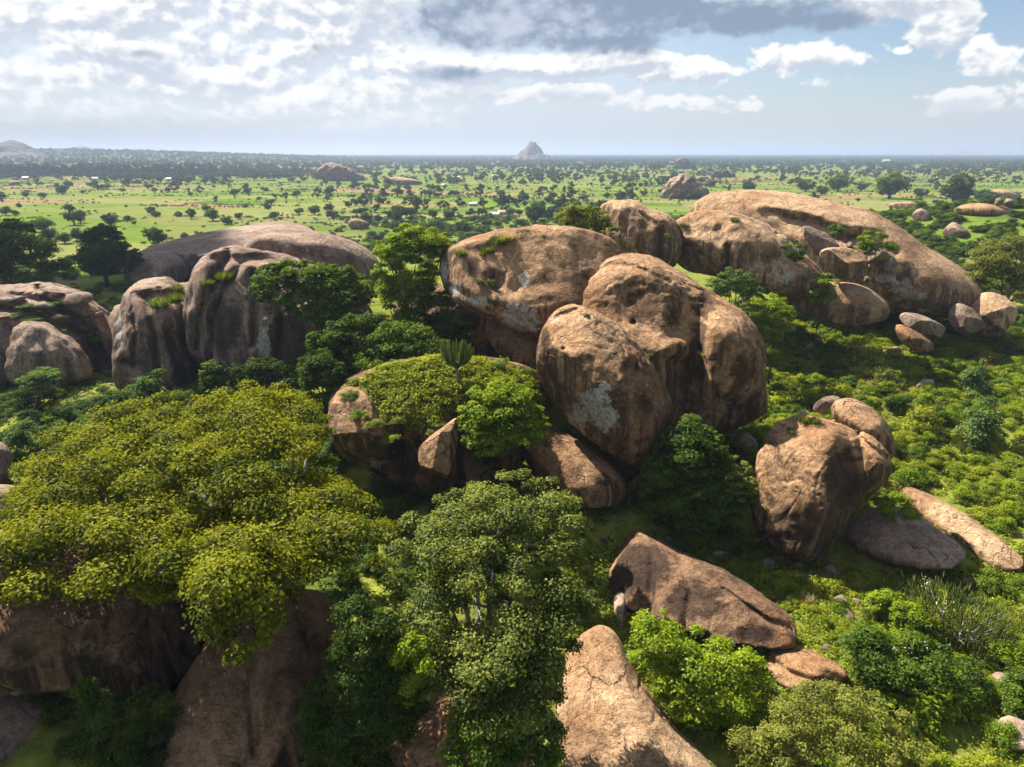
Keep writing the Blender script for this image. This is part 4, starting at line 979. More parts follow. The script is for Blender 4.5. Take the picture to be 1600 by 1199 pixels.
otree('broadleaf_tree', 'shaded tree at the left end of the overgrown block', [(470, 560), (500, 545), (530, 560), (545, 590), (530, 620), (515, 650), (490, 630), (470, 600)], 'dark', (505, 660), 58, 2.2, 60, 1.0, 220, .26, 72, .16, tilt=.7)
otree('broadleaf_tree', 'dark bushy tree in front of the foot of the streaked cliff', [(350, 580), (400, 560), (450, 565), (480, 585), (470, 610), (400, 615), (350, 605)], 'dark', (415, 640), 72, 2.2, 60, 1.0, 220, .28, 73, .16, tilt=.5)
otree('broadleaf_tree', 'green creeper-clad tree between the two left cliffs', [(312, 580), (330, 560), (350, 575), (352, 610), (330, 625), (312, 610)], 'mid', (330, 640), 74, 1.6, 36, .9, 220, .28, 74, .12, tilt=.5)
otree('sapling', 'light sapling with spreading sprays left of the front right boulder', [(1130, 720), (1160, 710), (1185, 725), (1188, 760), (1170, 790), (1145, 785), (1132, 750)], 'olive', (1150, 800), 49.5, 1.2, 24, .6, 150, .20, 46, .08, tilt=.5, flat=.4)
otree('broadleaf_tree', 'big flowering green bush-tree right of the pale dappled slab', [(980, 985), (1000, 955), (1030, 948), (1055, 975), (1090, 985), (1130, 1000), (1175, 1010), (1195, 1040), (1205, 1080), (1215, 1110), (1190, 1150), (1130, 1160), (1080, 1140), (1040, 1110), (1000, 1060), (978, 1020)], 'light', (1090, 1170), 34, 2.6, 130, .85, 270, .20, 47, .16, tilt=1.3)
otree('broadleaf_tree', 'greyish feathery bush-tree at the bottom right', [(1130, 1180), (1180, 1120), (1230, 1075), (1290, 1065), (1340, 1075), (1400, 1100), (1440, 1140), (1470, 1190), (1450, 1240), (1200, 1250), (1120, 1220)], 'olive', (1300, 1280), 29.5, 2.4, 120, .75, 270, .16, 48, .14, tilt=1.2)
otree('broadleaf_tree', 'dense green bush-tree dotted with white flowers at lower right', [(1310, 1000), (1350, 975), (1400, 985), (1450, 1000), (1500, 1020), (1540, 1050), (1555, 1090), (1520, 1140), (1460, 1150), (1400, 1110), (1340, 1060)], 'mid', (1440, 1150), 35, 2.6, 130, .85, 270, .195, 49, .16, tilt=1.2)
otree('broadleaf_tree', 'dark bush at the right edge of the bottom corner', [(1560, 1080), (1590, 1050), (1640, 1040), (1660, 1120), (1610, 1150), (1570, 1130)], 'mid', (1610, 1160), 33, 1.6, 50, .7, 300, .18, 50, .14)
otree('broadleaf_tree', 'big dark tree with visible trunk at the left edge', [(-60, 380), (-20, 350), (20, 345), (60, 362), (85, 385), (110, 410), (112, 432), (80, 440), (50, 418), (20, 425), (-10, 440), (-60, 430)], 'far', (18, 462), 118, 6, 110, 2.0, 200, .5, 51, .6, n_limbs=16, tilt=.4)
otree('broadleaf_tree', 'large rounded dark tree behind the left rock mass', [(120, 420), (126, 385), (140, 358), (165, 350), (185, 362), (200, 385), (220, 395), (222, 415), (195, 430), (150, 435)], 'far', (165, 440), 165, 9, 130, 2.4, 180, .6, 52, .6, tilt=.3)
otree('broadleaf_tree', 'olive feathery tree at the right edge beside the dome', [(1505, 430), (1515, 395), (1540, 378), (1580, 370), (1640, 372), (1650, 440), (1600, 470), (1550, 460), (1520, 450)], 'olive', (1570, 480), 118, 5, 90, 1.8, 180, .38, 53, .3, tilt=.4)
otree('broadleaf_tree', 'olive bush peeping over the top of the overhanging boulder', [(862, 348), (880, 325), (905, 316), (930, 325), (955, 335), (968, 352), (970, 368), (930, 366), (880, 358)], 'olive', (915, 385), 92, 3, 45, 1.3, 170, .32, 54, .15, tilt=.3)
otree('broadleaf_tree', 'bushy tree between the largest boulder and the cracked cliff', [(1098, 450), (1115, 425), (1140, 418), (1170, 430), (1195, 455), (1180, 480), (1140, 478), (1112, 468)], 'cool', (1150, 500), 90, 3, 50, 1.1, 170, .26, 55, .15, tilt=.4)
otree('broadleaf_tree', 'bright leafy tree right of the largest boulder', [(1170, 470), (1195, 455), (1225, 460), (1245, 490), (1238, 520), (1215, 530), (1220, 560), (1205, 568), (1195, 530), (1165, 500)], 'light', (1205, 575), 86, 2.5, 55, 1.0, 170, .26, 56, .15, tilt=.4)
otree('sapling', 'leafy sapling in front of the smooth brown rock below the dome', [(1258, 445), (1270, 428), (1295, 425), (1315, 438), (1310, 460), (1298, 480), (1270, 478), (1260, 460)], 'light', (1280, 500), 96, 1.8, 30, .8, 130, .26, 57, .08, tilt=.4, flat=.45)
otree('broadleaf_tree', 'yellow-green bush growing on the dome above the perched boulder', [(1332, 385), (1345, 365), (1368, 360), (1390, 370), (1402, 392), (1395, 410), (1370, 405), (1345, 398)], 'light', (1368, 412), 104, 2, 34, .9, 160, .26, 58, .1, ground=False)
otree('broadleaf_tree', 'round green bush left of the pale blocky rock', [(1218, 395), (1228, 378), (1245, 376), (1258, 392), (1254, 408), (1232, 410)], 'mid', (1238, 412), 99, 1.4, 20, .75, 160, .24, 59, .08, ground=False)
otree('broadleaf_tree', 'small grey-green bush above the pale blocky rock', [(1293, 362), (1300, 350), (1315, 348), (1327, 362), (1320, 376), (1300, 374)], 'cool', (1310, 378), 107, 1.2, 14, .75, 150, .24, 60, .08, ground=False)
otree('broadleaf_tree', 'leafy bush beside the stone chute', [(1420, 465), (1432, 448), (1455, 440), (1480, 455), (1498, 470), (1480, 490), (1450, 492), (1428, 482)], 'cool', (1455, 496), 112, 2.2, 36, .95, 160, .26, 61, .1)
otree('broadleaf_tree', 'dry olive scrub on the rock step left of the round bush', [(1165, 385), (1180, 372), (1205, 372), (1218, 388), (1205, 396), (1180, 394)], 'olive', (1190, 396), 100, 1.2, 18, .6, 130, .22, 62, .06, ground=False)
otree('broadleaf_tree', 'broad bright bush on the right end of the overgrown block', [(718, 640), (735, 605), (765, 590), (800, 590), (825, 610), (845, 640), (858, 665), (845, 690), (800, 700), (765, 720), (735, 710), (720, 680)], 'light', (790, 720), 49.5, 2.4, 150, .85, 200, .26, 63, .12, tilt=1.2, ground=False)
otree('broadleaf_tree', 'small bright bush on the slope below the front right boulder', [(1182, 905), (1195, 890), (1215, 888), (1236, 905), (1238, 930), (1220, 950), (1195, 945), (1184, 925)], 'light', (1210, 952), 45, 1.2, 26, .55, 200, .18, 64, .06)
otree('broadleaf_tree', 'pale-topped tree in the shaded left valley', [(25, 600), (40, 575), (70, 570), (95, 580), (92, 605), (60, 615), (35, 615)], 'cool', (60, 640), 70, 2.2, 36, .9, 170, .24, 65, .15, flat=.4)

# ------------------------------------------------------------------ bush and tree kinds to copy
def bush_mesh(kind, n_p, n_each, ls, seed, flat=.75, hh=.75):
    rg = np.random.default_rng(seed)
    C = []
    while len(C) < n_p:
        d = rg.normal(size=3); d[2] = abs(d[2]); d /= np.linalg.norm(d)
        C.append(d * rg.uniform(.35, .78) * np.array([1, 1, hh]) * rg.uniform(.75, 1.15) + np.array([0, 0, .12]))
    V, F, T = puff_leaves(np.array(C), rg.uniform(.22, .42, n_p), n_each, ls, flat, rng=rg)
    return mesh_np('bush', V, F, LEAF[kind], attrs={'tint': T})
BUSH = {k: [bush_mesh(k, 22, 130, .095, 200 + 10 * i + j, hh=.6 + .25 * j) for j in range(3)] for i, k in enumerate(['light', 'mid', 'dark', 'olive', 'cool', 'lime'])}
TUFT = {}
def tuft_mesh(leaf, seed, n=260):
    rg = np.random.default_rng(seed)
    a = rg.uniform(0, 6.28, n); r = rg.uniform(0, .7, n) ** .8; ln = rg.uniform(.5, 1.0, n)
    b = np.stack([np.cos(a) * r, np.sin(a) * r, np.zeros(n)], 1)
    tip = b + np.stack([np.cos(a) * rg.uniform(.1, .5, n), np.sin(a) * rg.uniform(.1, .5, n), ln], 1)
    sd_ = np.stack([-np.sin(a), np.cos(a), np.zeros(n)], 1) * .05
    V = np.stack([b - sd_, b + sd_, tip + sd_ * .2, tip - sd_ * .2], 1).reshape(-1, 3)
    return mesh_np('grass_tuft', V, np.arange(4 * n).reshape(n, 4), LEAF[leaf], attrs={'tint': np.repeat(rg.uniform(0, 1, n), 4)})
TUFT = {'grass': tuft_mesh('grass', 1), 'straw': tuft_mesh('straw', 2)}
def put(name, me, q, r, label, cat, group=None, zs=1.0, sink=.12):
    o = link(name, me, (q[0], q[1], q[2] - r * sink))
    o.scale = (r, r * random.uniform(.85, 1.15), r * zs)
    o.rotation_euler = (0, 0, random.uniform(0, 6.28))
    tag(o, label, cat, group)
    return o
def bush_at(px, py, wpx, kind, label, keys=None, zs=1.0, name='bush', group=None):
    q = on(keys, px, py) if keys else gp(px, py)
    r = wpx / 2 / FPX * np.linalg.norm(q - CAM) * 1.1
    return put(name, random.choice(BUSH[kind]), q, r, label, 'bush', group, zs)
def tuft_at(px, py, wpx, kind, label, keys, group=None):
    q = on(keys, px, py)
    r = wpx / 2 / FPX * np.linalg.norm(q - CAM)
    return put('grass_tuft', TUFT[kind], q, r * 1.2, label, 'grass', group, .8, .05)
for a in [(772, 446, 26, 'olive', 'round bush growing in the notch of the overhanging boulder', 'A'), (758, 440, 14, 'mid', 'small bush left of the one in the notch of the overhanging boulder', 'A'),
          (1032, 598, 18, 'mid', 'small green bush in the cleft beside the egg-shaped boulder', 'B'), (1008, 555, 16, 'mid', 'upper green bush in the cleft beside the egg-shaped boulder', 'B'), (1092, 585, 18, 'dark', 'tall dark bush in the hollow of the largest boulder', 'B'), (916, 486, 12, 'mid', 'tiny bush at the top of the egg-shaped boulder', 'C'),
          (1040, 365, 16, 'light', 'small bush in the joint left of the cracked cliff', 'L3'), (1098, 345, 0, '', '', '')]:
    if a[2]: bush_at(*a[:5], keys=a[5])
for a in [(775, 376, 26, 'grass', 'upper grass strip on top of the overhanging boulder', 'A'), (790, 366, 22, 'straw', 'dry grass strip on top of the overhanging boulder', 'A'), (760, 386, 20, 'grass', 'middle grass clump on top of the overhanging boulder', 'A'), (720, 392, 20, 'grass', 'left grass clump on top of the overhanging boulder', 'A'),
          (755, 392, 12, 'grass', 'lowest grass clump on top of the overhanging boulder', 'A'), (780, 372, 20, 'straw', 'dry tuft between the grass strips of the overhanging boulder', 'A'), (1092, 560, 10, 'straw', 'dry tuft in the hollow of the largest boulder', 'B'),
          (1232, 668, 14, 'grass', 'grass tuft on the left rim of the front right boulder', 'F'), (1252, 652, 18, 'grass', 'grass tuft on the top of the front right boulder', 'F'), (1272, 652, 18, 'grass', 'grass tuft beside the split slab', 'F'), (1060, 352, 14, 'grass', 'grass tuft on the cracked cliff', 'L2'), (1143, 340, 14, 'grass', 'lone grass tuft on top of the cracked cliff', 'L2'),
          (350, 430, 26, 'grass', 'grass on the ledge of the streaked cliff boulder', 'K2'), (330, 450, 18, 'grass', 'lower grass on the ledge of the streaked cliff boulder', 'K2'), (250, 470, 30, 'grass', 'grass patch on the furrowed boulder', 'K1'), (275, 463, 26, 'grass', 'right grass patch on the furrowed boulder', 'K1'), (285, 452, 20, 'grass', 'upper grass patch on the furrowed boulder', 'K1')]:
    tuft_at(*a[:5], keys=[a[5]])
for i, (px, py, w, k) in enumerate([(40, 478, 34, 'mid'), (70, 470, 40, 'cool'), (100, 478, 34, 'mid'), (95, 508, 26, 'mid'), (130, 520, 30, 'dark'), (150, 535, 30, 'mid'), (50, 495, 30, 'mid'), (20, 485, 24, 'mid'), (120, 500, 24, 'cool'), (140, 500, 22, 'mid'), (80, 485, 30, 'mid')]):
    bush_at(px, py, w, k, 'low herbs on the ledges of the left rock mass', ['K5'], .35, 'herb_patch', 'herbs on the left rock mass')

for i, (px, py, w) in enumerate([(70, 1085, 60), (130, 1110, 70), (95, 1120, 50), (120, 1180, 60), (560, 790, 60), (600, 770, 60), (640, 790, 50), (700, 790, 50)]):
    bush_at(px, py, w, 'dark', ['shaded bush under the huge streaked boulder', 'leafy shaded bush right of the flat grey slab', 'low shaded bush on the rim of the flat grey slab', 'shaded bush at the bottom left', 'dark bush under the left end of the overgrown block', 'dark bush under the overgrown block', 'dark bush below the pointed wedge', 'dark bush beneath the wedge face'][i], name='bush')

# growth over the top of the block
def ledge_growth():
    B = BODIES['E']
    poly = [(520, 640), (540, 605), (600, 575), (690, 560), (790, 566), (840, 600), (850, 640), (800, 660), (722, 645), (690, 655), (662, 672), (640, 705), (605, 712), (580, 690), (560, 650), (530, 640)]
    m = poly_inside(B.X, B.Y, poly) & (B.N[:, 2] > .2) & (((B.W - CAM) * B.N).sum(1) < 0)
    idx = np.where(m)[0]
    rg = np.random.default_rng(77)
    sel = rg.choice(idx, 900, replace=False if len(idx) > 900 else True)
    C = B.W[sel] + np.array([0, 0, .15]); Rr = rg.uniform(.28, .75, len(sel))
    V, F, T = puff_leaves(C, Rr, 38, .23, .8, rng=rg)
    o = link('ledge_growth', mesh_np('ledge_growth', V, F, LEAF['lime'], attrs={'tint': T}))
    tag(o, 'sunlit yellow-green herbs covering the top of the broad block', 'herbs', kind='stuff')
    for i, (px, py, w, k) in enumerate([(550, 610, 44, 'mid'), (600, 585, 40, 'mid'), (640, 570, 40, 'light'), (590, 660, 44, 'olive'), (610, 690, 44, 'light'), (640, 620, 40, 'olive'), (560, 640, 40, 'light'), (740, 600, 40, 'light'), (620, 650, 40, 'olive'), (690, 600, 40, 'olive'), (675, 655, 36, 'light'), (668, 672, 26, 'light'), (820, 575, 44, 'mid'), (780, 570, 40, 'mid')]):
        bush_at(px, py, w, k, ['dark bush', 'green bush', 'shady bush', 'olive bush', 'bright overhanging bush', 'yellowish bush', 'light bush', 'bright bush', 'dull olive bush', 'tan-green bush', 'leafy bush', 'little bright bush', 'shaded bush', 'green shaded bush'][i] + [' at the left end of the overgrown block', ' on the upper left of the overgrown block', ' behind the candelabra tree on the block', ' near the rim of the overgrown block', ' over the lower rim of the overgrown block', ' in the middle of the overgrown block', ' over the left rim of the block', ' beside the candelabra tree', ' left of the pointed wedge face', ' just left of the candelabra tree', ' above the pointed wedge face', ' on the pointed wedge face', ' by the cave mouth ledge', ' in front of the cave mouth'][i], ['E', 'E2', 'E3', 'E4'], .6)
ledge_growth()

# ------------------------------------------------------------------ candelabra euphorbias
def euphorbia_tree(px, py, Y, hpx, label):
    q0 = on(['E'], px + 6, py + hpx / 2); Y = q0[1]
    top = at(px, py - hpx / 2, Y); bot = q0 + np.array([0, 0, .3])
    base = np.array([bot[0], bot[1], bot[2] - .3]); H = top[2] - bot[2]
    rg = np.random.default_rng(5)
    root = empty('euphorbia_tree', base); tag(root, label, 'tree')
    V, F = tube([(0, 0, 0), (-.05, 0, H * .22), (-.1, 0, H * .48)], [.16, .14, .12], 8)
    link('trunk', mesh_np('trunk', V, F, BARK), parent=root)
    parts = []
    for i in range(70):
        a = rg.uniform(0, 6.28); rr = rg.uniform(.15, 1.0) ** .6 * H * .33
        z0 = H * rg.uniform(.36, .5); zt = H * (1.0 - .18 * (rr / (H * .33)) ** 2) * rg.uniform(.93, 1.02)
        p0 = np.array([-.1, 0, z0]); p2 = np.array([math.cos(a) * rr - .1, math.sin(a) * rr, H * .68]); p3 = np.array([math.cos(a) * rr * 1.08 - .1, math.sin(a) * rr * 1.08, zt])
        p1 = np.array([math.cos(a) * rr * .7 - .1, math.sin(a) * rr * .7, H * .52])
        v, f = tube([p0, p1, p2, (p2 + p3) / 2, p3], [.07, .075, .085, .085, .03], 5)
        parts.append((v, f, np.full(len(v), rg.uniform(.2, 1))))
    V, F, T = join(parts)
    link('arms', mesh_np('arms', V, F, LEAF['euph'], attrs={'tint': T}), parent=root)
euphorbia_tree(708, 560, 55.5, 74, 'candelabra euphorbia standing alone on the overgrown block')
def euphorbia_thicket(pts, Y, n, label, seed):
    rg = np.random.default_rng(seed)
    C, Rr = crown_in_outline(pts, Y, 2.6, n, .8, seed, .85, 1.2)
    b = gp(np.mean([p[0] for p in pts]), max(p[1] for p in pts) - 15)
    root = empty('euphorbia_bush', b); tag(root, label, 'bush')
    parts = []
    ctr = C.mean(0)
    for c in C:
        for _ in range(16):
            e = c + rg.normal(size=3) * np.array([.5, .5, .32]) + np.array([0, 0, .25])
            out = (e - ctr) * .05 + rg.normal(size=3) * .08
            s = e - np.array([out[0], out[1], rg.uniform(.3, .55)])
            v, f = tube([s, (s + e) / 2 + out * .3, e], [.028, .034, .016], 4)
            parts.append((v - b, f, np.full(len(v), rg.uniform(.1, 1))))
    V, F, T = join(parts)
    link('stems', mesh_np('stems', V, F, LEAF['euph'], attrs={'tint': T}), parent=root)
    V, F = limbs(b, b + (ctr - b) * .4, C, .14, 24, rg)
    link('trunk', mesh_np('trunk', V - b, F, BARK), parent=root)
euphorbia_thicket([(1400, 945), (1430, 910), (1480, 905), (1530, 925), (1570, 945), (1595, 985), (1590, 1010), (1550, 1030), (1500, 1020), (1440, 1000), (1405, 975)], 40, 90, 'wide finger-stemmed euphorbia thicket at lower right', 88)
vine('bush', 'bright bush growing through the finger-stemmed thicket', [(1390, 950), (1420, 935), (1450, 960), (1480, 985), (1450, 1000), (1405, 985)], 39, 1.2, 34, .55, 220, 'light', .17, 89, 'bush')
vine('bush', 'bright yellow-green bush left of the finger-stemmed thicket', [(1352, 945), (1365, 925), (1385, 918), (1402, 935), (1395, 955), (1365, 960)], 42, 1.0, 20, .55, 200, 'light', .18, 90, 'bush')
def flowers(px, py, rx, ry, Y, n, label):
    rg = np.random.default_rng(int(px))
    P = np.array([at(px + rg.normal() * rx, py + rg.normal() * ry, Y + rg.normal() * .25) for _ in range(n)])
    Nn = rg.normal(size=(n, 3)) * .4 + np.array([0, -.6, .8]); Nn /= np.linalg.norm(Nn, axis=1)[:, None]
    V, F, T = leaf_quads(P, Nn, .10, rg.uniform(0, 1, n), .9, rg)
    b = P.mean(0)
    tag(link('flower_cluster', mesh_np('flower_cluster', V - b, F, LEAF['white'], attrs={'tint': T}), b), label, 'flowers')
flowers(1450, 914, 4, 6, 39.6, 16, 'white flowers at the top of the finger-stemmed thicket')
flowers(1470, 947, 8, 5, 37.6, 18, 'white flowers in the middle of the finger-stemmed thicket')
flowers(1355, 995, 5, 4, 36.5, 20, 'small white flower cluster on the herbs left of the thicket')
flowers(1510, 1060, 14, 4, 33.2, 40, 'white flowers along the rim of the dense lower right bush')
flowers(1435, 1095, 12, 6, 32.2, 26, 'white flowers on the left of the dense lower right bush')
flowers(1085, 1055, 60, 30, 31.3, 34, 'scattered white flowers on the bush-tree beside the dappled slab')
flowers(1430, 1015, 30, 6, 33.0, 20, 'scattered white flowers on top of the dense lower right bush')

# ------------------------------------------------------------------ scattered bushes of the valleys
MASK = np.full((200, 150), np.inf)      # coarse map of where bare rock shows, so that bushes leave it free
for k, B in BODIES.items():
    ok = (B.X > 0) & (B.X < 1600) & (B.Y > 0) & (B.Y < 1199) & (((B.W - CAM) * B.N).sum(1) < 0)
    np.minimum.at(MASK, ((B.X[ok] / 8).astype(int), (B.Y[ok] / 8).astype(int)), B.dz[ok])
def hides_rock(q, r, limit=.18):
    X_, Y_, dz = topix(np.array(q) + np.array([0, 0, r * .6]))
    rp = r * FPX / dz[0]
    a0, a1 = int((X_[0] - rp) / 8), int((X_[0] + rp) / 8); b0, b1 = int((Y_[0] - rp * .9) / 8), int((Y_[0] + rp * .5) / 8)
    sub = MASK[max(a0, 0):max(a1 + 1, 0), max(b0, 0):max(b1 + 1, 0)]
    if sub.size == 0: return False
    return (np.isfinite(sub)).mean() > limit and np.nanmin(np.where(np.isfinite(sub), sub, 1e9)) < 1e8 and ((sub > dz[0] - 1) & np.isfinite(sub)).mean() > limit
def over_rock(x, y, z, r):
    for i in range(-int(r) - 1, int(r) + 2):
        for j in range(-int(r) - 1, int(r) + 2):
            v = ROCKMAP.get((int(round(x)) + i, int(round(y)) + j))
            if v and v[0] < z + 1.5 and v[1] > z + .6: return True
    return False
MARKS = [('F', 'the front right boulder'), ('B', 'the largest boulder'), ('L4', 'the smooth rock below the dome'), ('M1', 'the pale angular boulder'), ('M3', 'the flat wedge slab'), ('H2', 'the long pale slab strip'), ('G', 'the log-like slab'), ('K1', 'the furrowed boulder'), ('K5b', 'the left rock mass'), ('E', 'the overgrown block'), ('L1', 'the great dome'), ('K2', 'the streaked cliff'), ('K4b', 'the whaleback slab'), ('A', 'the overhanging boulder'), ('H', 'the shaded sloping slab'), ('J7', 'the left edge rocks'), ('D', 'the egg-shaped boulder')]
MPOS = [(BODIES[k].W.mean(0), t_) for k, t_ in MARKS]
TONE = {'lime': 'yellow-green', 'light': 'bright green', 'mid': 'mid green', 'dark': 'dark green', 'olive': 'olive', 'cool': 'blue-green'}
def near_mark(q):
    i = int(np.argmin([np.linalg.norm(m[0][:2] - q[:2]) for m in MPOS]))
    dx = q[0] - MPOS[i][0][0]; dy = q[1] - MPOS[i][0][1]
    rel = ('right of' if dx > 0 else 'left of') if abs(dx) > abs(dy) else ('behind' if dy > 0 else 'in front of')
    return rel + ' ' + MPOS[i][1]
PLACED = []
def scatter(n, xr, yr, kinds, rr, name='bush', cat='bush', seed=0, cond=None, word='bush', zs=(.8, 1.15), limit=.18):
    rg = np.random.default_rng(seed)
    done = tries = 0
    while done < n and tries < n * 30:
        tries += 1
        y = math.sqrt(rg.uniform(yr[0] ** 2, yr[1] ** 2))
        x = rg.uniform(*xr) if xr[1] < 300 else (rg.uniform(*xr) - 1800) / FPX * y * 1.03
        z = ter1(x, y)
        X_, Y_, dz = topix(np.array([x, y, z]))
        if not (-60 < X_[0] < 1660 and Y_[0] < 1290): continue
        if cond is not None and not cond(X_[0], Y_[0], x, y): continue
        r = rg.uniform(0, 1) ** 1.25 * (rr[1] - rr[0]) + rr[0]
        if any((x - a) ** 2 + (y - b) ** 2 < (.62 * (r + c)) ** 2 for a, b, c in PLACED): continue
        if over_rock(x, y, z, r * .5) or hides_rock((x, y, z), r, limit): continue
        PLACED.append((x, y, r))
        k = kinds[rg.integers(len(kinds))]
        sz = 'low' if r < rr[0] + .3 * (rr[1] - rr[0]) else ('tall' if r > rr[0] + .65 * (rr[1] - rr[0]) else 'rounded')
        lab = '%s %s %s %s' % (sz, TONE[k], word, near_mark(np.array([x, y])))
        put(name, BUSH[k][rg.integers(3)], (x, y, z), r, lab, cat, word + ('es ' if word == 'bush' else 's ') + near_mark(np.array([x, y])), rg.uniform(*zs))
        done += 1
scatter(150, (10, 100), (32, 125), ['light', 'light', 'lime', 'lime', 'mid', 'cool', 'light', 'olive'], (1.0, 4.2), seed=1, limit=.24, zs=(.85, 1.35))
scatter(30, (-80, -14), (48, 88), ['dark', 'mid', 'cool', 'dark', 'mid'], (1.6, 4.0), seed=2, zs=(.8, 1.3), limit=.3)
scatter(12, (-14, 14), (38, 60), ['dark', 'mid'], (.8, 2.2), seed=3)
scatter(20, (0, 50), (80, 122), ['mid', 'light', 'cool'], (1.4, 3.2), seed=4, limit=.25)
scatter(38, (8, 48), (26, 48), ['light', 'lime', 'mid', 'olive', 'light'], (.55, 1.7), seed=31, limit=.45, zs=(.8, 1.3))
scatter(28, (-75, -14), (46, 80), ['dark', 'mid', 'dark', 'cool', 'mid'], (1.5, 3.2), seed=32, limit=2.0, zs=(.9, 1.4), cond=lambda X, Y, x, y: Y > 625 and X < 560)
# ranges above 1000 are bearings (photograph column + 1000)
scatter(160, (2320, 2650), (122, 300), ['dark', 'dark', 'mid', 'mid', 'cool', 'light'], (2.2, 5.2), 'woodland_tree', 'tree', 5, word='wood tree', zs=(.75, 1.15), limit=.45)
scatter(110, (1540, 2320), (235, 370), ['dark', 'dark', 'mid', 'dark', 'cool'], (2.6, 6.0), 'woodland_tree', 'tree', 6, word='wood tree', zs=(.75, 1.1))
scatter(60, (940, 1560), (98, 230), ['dark', 'dark', 'mid', 'mid'], (1.8, 4.8), 'woodland_tree', 'tree', 7, word='wood tree', zs=(.7, 1.1), cond=lambda X, Y, x, y: not (120 < X < 340 and 405 < Y < 448))
UNDER = []
def under(n, xr, yr, rr, seed, cond=None, limit=.3):
    rg = np.random.default_rng(seed); out = []
    for _ in range(n * 5):
        if len(out) >= n: break
        y = math.sqrt(rg.uniform(yr[0] ** 2, yr[1] ** 2))
        x = rg.uniform(*xr) if xr[1] < 300 else (rg.uniform(*xr) - 1800) / FPX * y * 1.03
        z = ter1(x, y)
        X_, Y_, dz = topix(np.array([x, y, z]))
        if not (-60 < X_[0] < 1660 and Y_[0] < 1290): continue
        if cond is not None and not cond(X_[0], Y_[0], x, y): continue
        r = rg.uniform(*rr)
        if over_rock(x, y, z, r * .5) or hides_rock((x, y, z), r, limit): continue
        out.append((x, y, r))
    return out
U_VALLEY = under(1900, (8, 105), (30, 128), (.5, 2.0), 21, limit=.42)
U_VALLEY += under(260, (8, 48), (26, 48), (.3, .9), 26, limit=.5)
U_LEFT = under(260, (-85, -5), (30, 100), (.7, 1.8), 22) + under(150, (-75, -14), (46, 80), (.9, 2.0), 27, lambda X, Y, x, y: Y > 620 and X < 560, 2.0)
U_WOOD = under(1100, (2280, 2660), (120, 310), (1.2, 3.2), 23, limit=.62) + under(700, (1530, 2330), (200, 400), (1.2, 3.4), 24) + under(260, (940, 1560), (98, 235), (.8, 2.4), 25, lambda X, Y, x, y: not (120 < X < 340 and 405 < Y < 448))

# low herbs between the bushes
def ground_cover():
    rg = np.random.default_rng(91)
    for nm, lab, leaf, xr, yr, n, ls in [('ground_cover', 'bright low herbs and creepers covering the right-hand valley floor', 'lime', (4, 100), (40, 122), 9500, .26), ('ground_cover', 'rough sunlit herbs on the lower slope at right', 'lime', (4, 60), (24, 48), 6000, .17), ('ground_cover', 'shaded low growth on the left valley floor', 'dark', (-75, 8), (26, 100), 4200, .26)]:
        x = rg.uniform(*xr, n * 2); y = np.sqrt(rg.uniform(yr[0] ** 2, yr[1] ** 2, n * 2))
        dens = fbm(np.stack([x / 7, y / 7, np.zeros_like(x)], 1), 3)
        keep = (np.abs(x) < y * .85 + 6) & (dens > -.4)
        x, y = x[keep][:n], y[keep][:n]
        P = np.stack([x, y, terrain(x, y) + .1], 1)
        V, F, T = puff_leaves(P, rg.uniform(.25, .75, len(P)), 9, ls * 1.2, .7, rng=rg)
        tag(link(nm, mesh_np(nm, V, F, LEAF[leaf], attrs={'tint': T})), lab, 'herbs', kind='stuff')
ground_cover()

# ------------------------------------------------------------------ trees of the plain
def field_tree_mesh(seed, n_p, n_each, ls, shape=(1, 1, .8), trunk_h=.55, leaf='far'):
    rg = np.random.default_rng(seed)
    C = []
    for _ in range(n_p):
        d = rg.normal(size=3); d /= np.linalg.norm(d); d[2] = d[2] * .8 + .15
        C.append(d * rg.uniform(.45, .72) * np.array(shape) * rg.uniform(.8, 1.12))
    C = np.array(C); C[:, 2] += trunk_h + shape[2] * .62
    V, F, T = puff_leaves(C, rg.uniform(.28, .46, n_p), n_each, ls, .9, .9, rng=rg)
    V2, F2 = limbs((0, 0, -.1), (0, 0, trunk_h + .1), C, .09, 5, rg, .04)
    me = mesh_np('field_tree', np.concatenate([V, V2]), np.concatenate([F, F2 + len(V)]), [LEAF[leaf], BARKD], attrs={'tint': np.concatenate([T, np.zeros(len(V2))])}, mat_idx=[0] * len(F) + [1] * len(F2))
    return me, C
FT = [field_tree_mesh(300, 26, 60, .2, (1, 1, .82), .10, 'mid'), field_tree_mesh(301, 26, 56, .2, (1.1, 1.1, .66), .18), field_tree_mesh(302, 24, 56, .2, (.85, .85, 1.05), .12), field_tree_mesh(303, 24, 56, .2, (1, .9, .6), .02, 'dark'), field_tree_mesh(304, 22, 56, .2, (1.2, 1.0, .5), .42)]
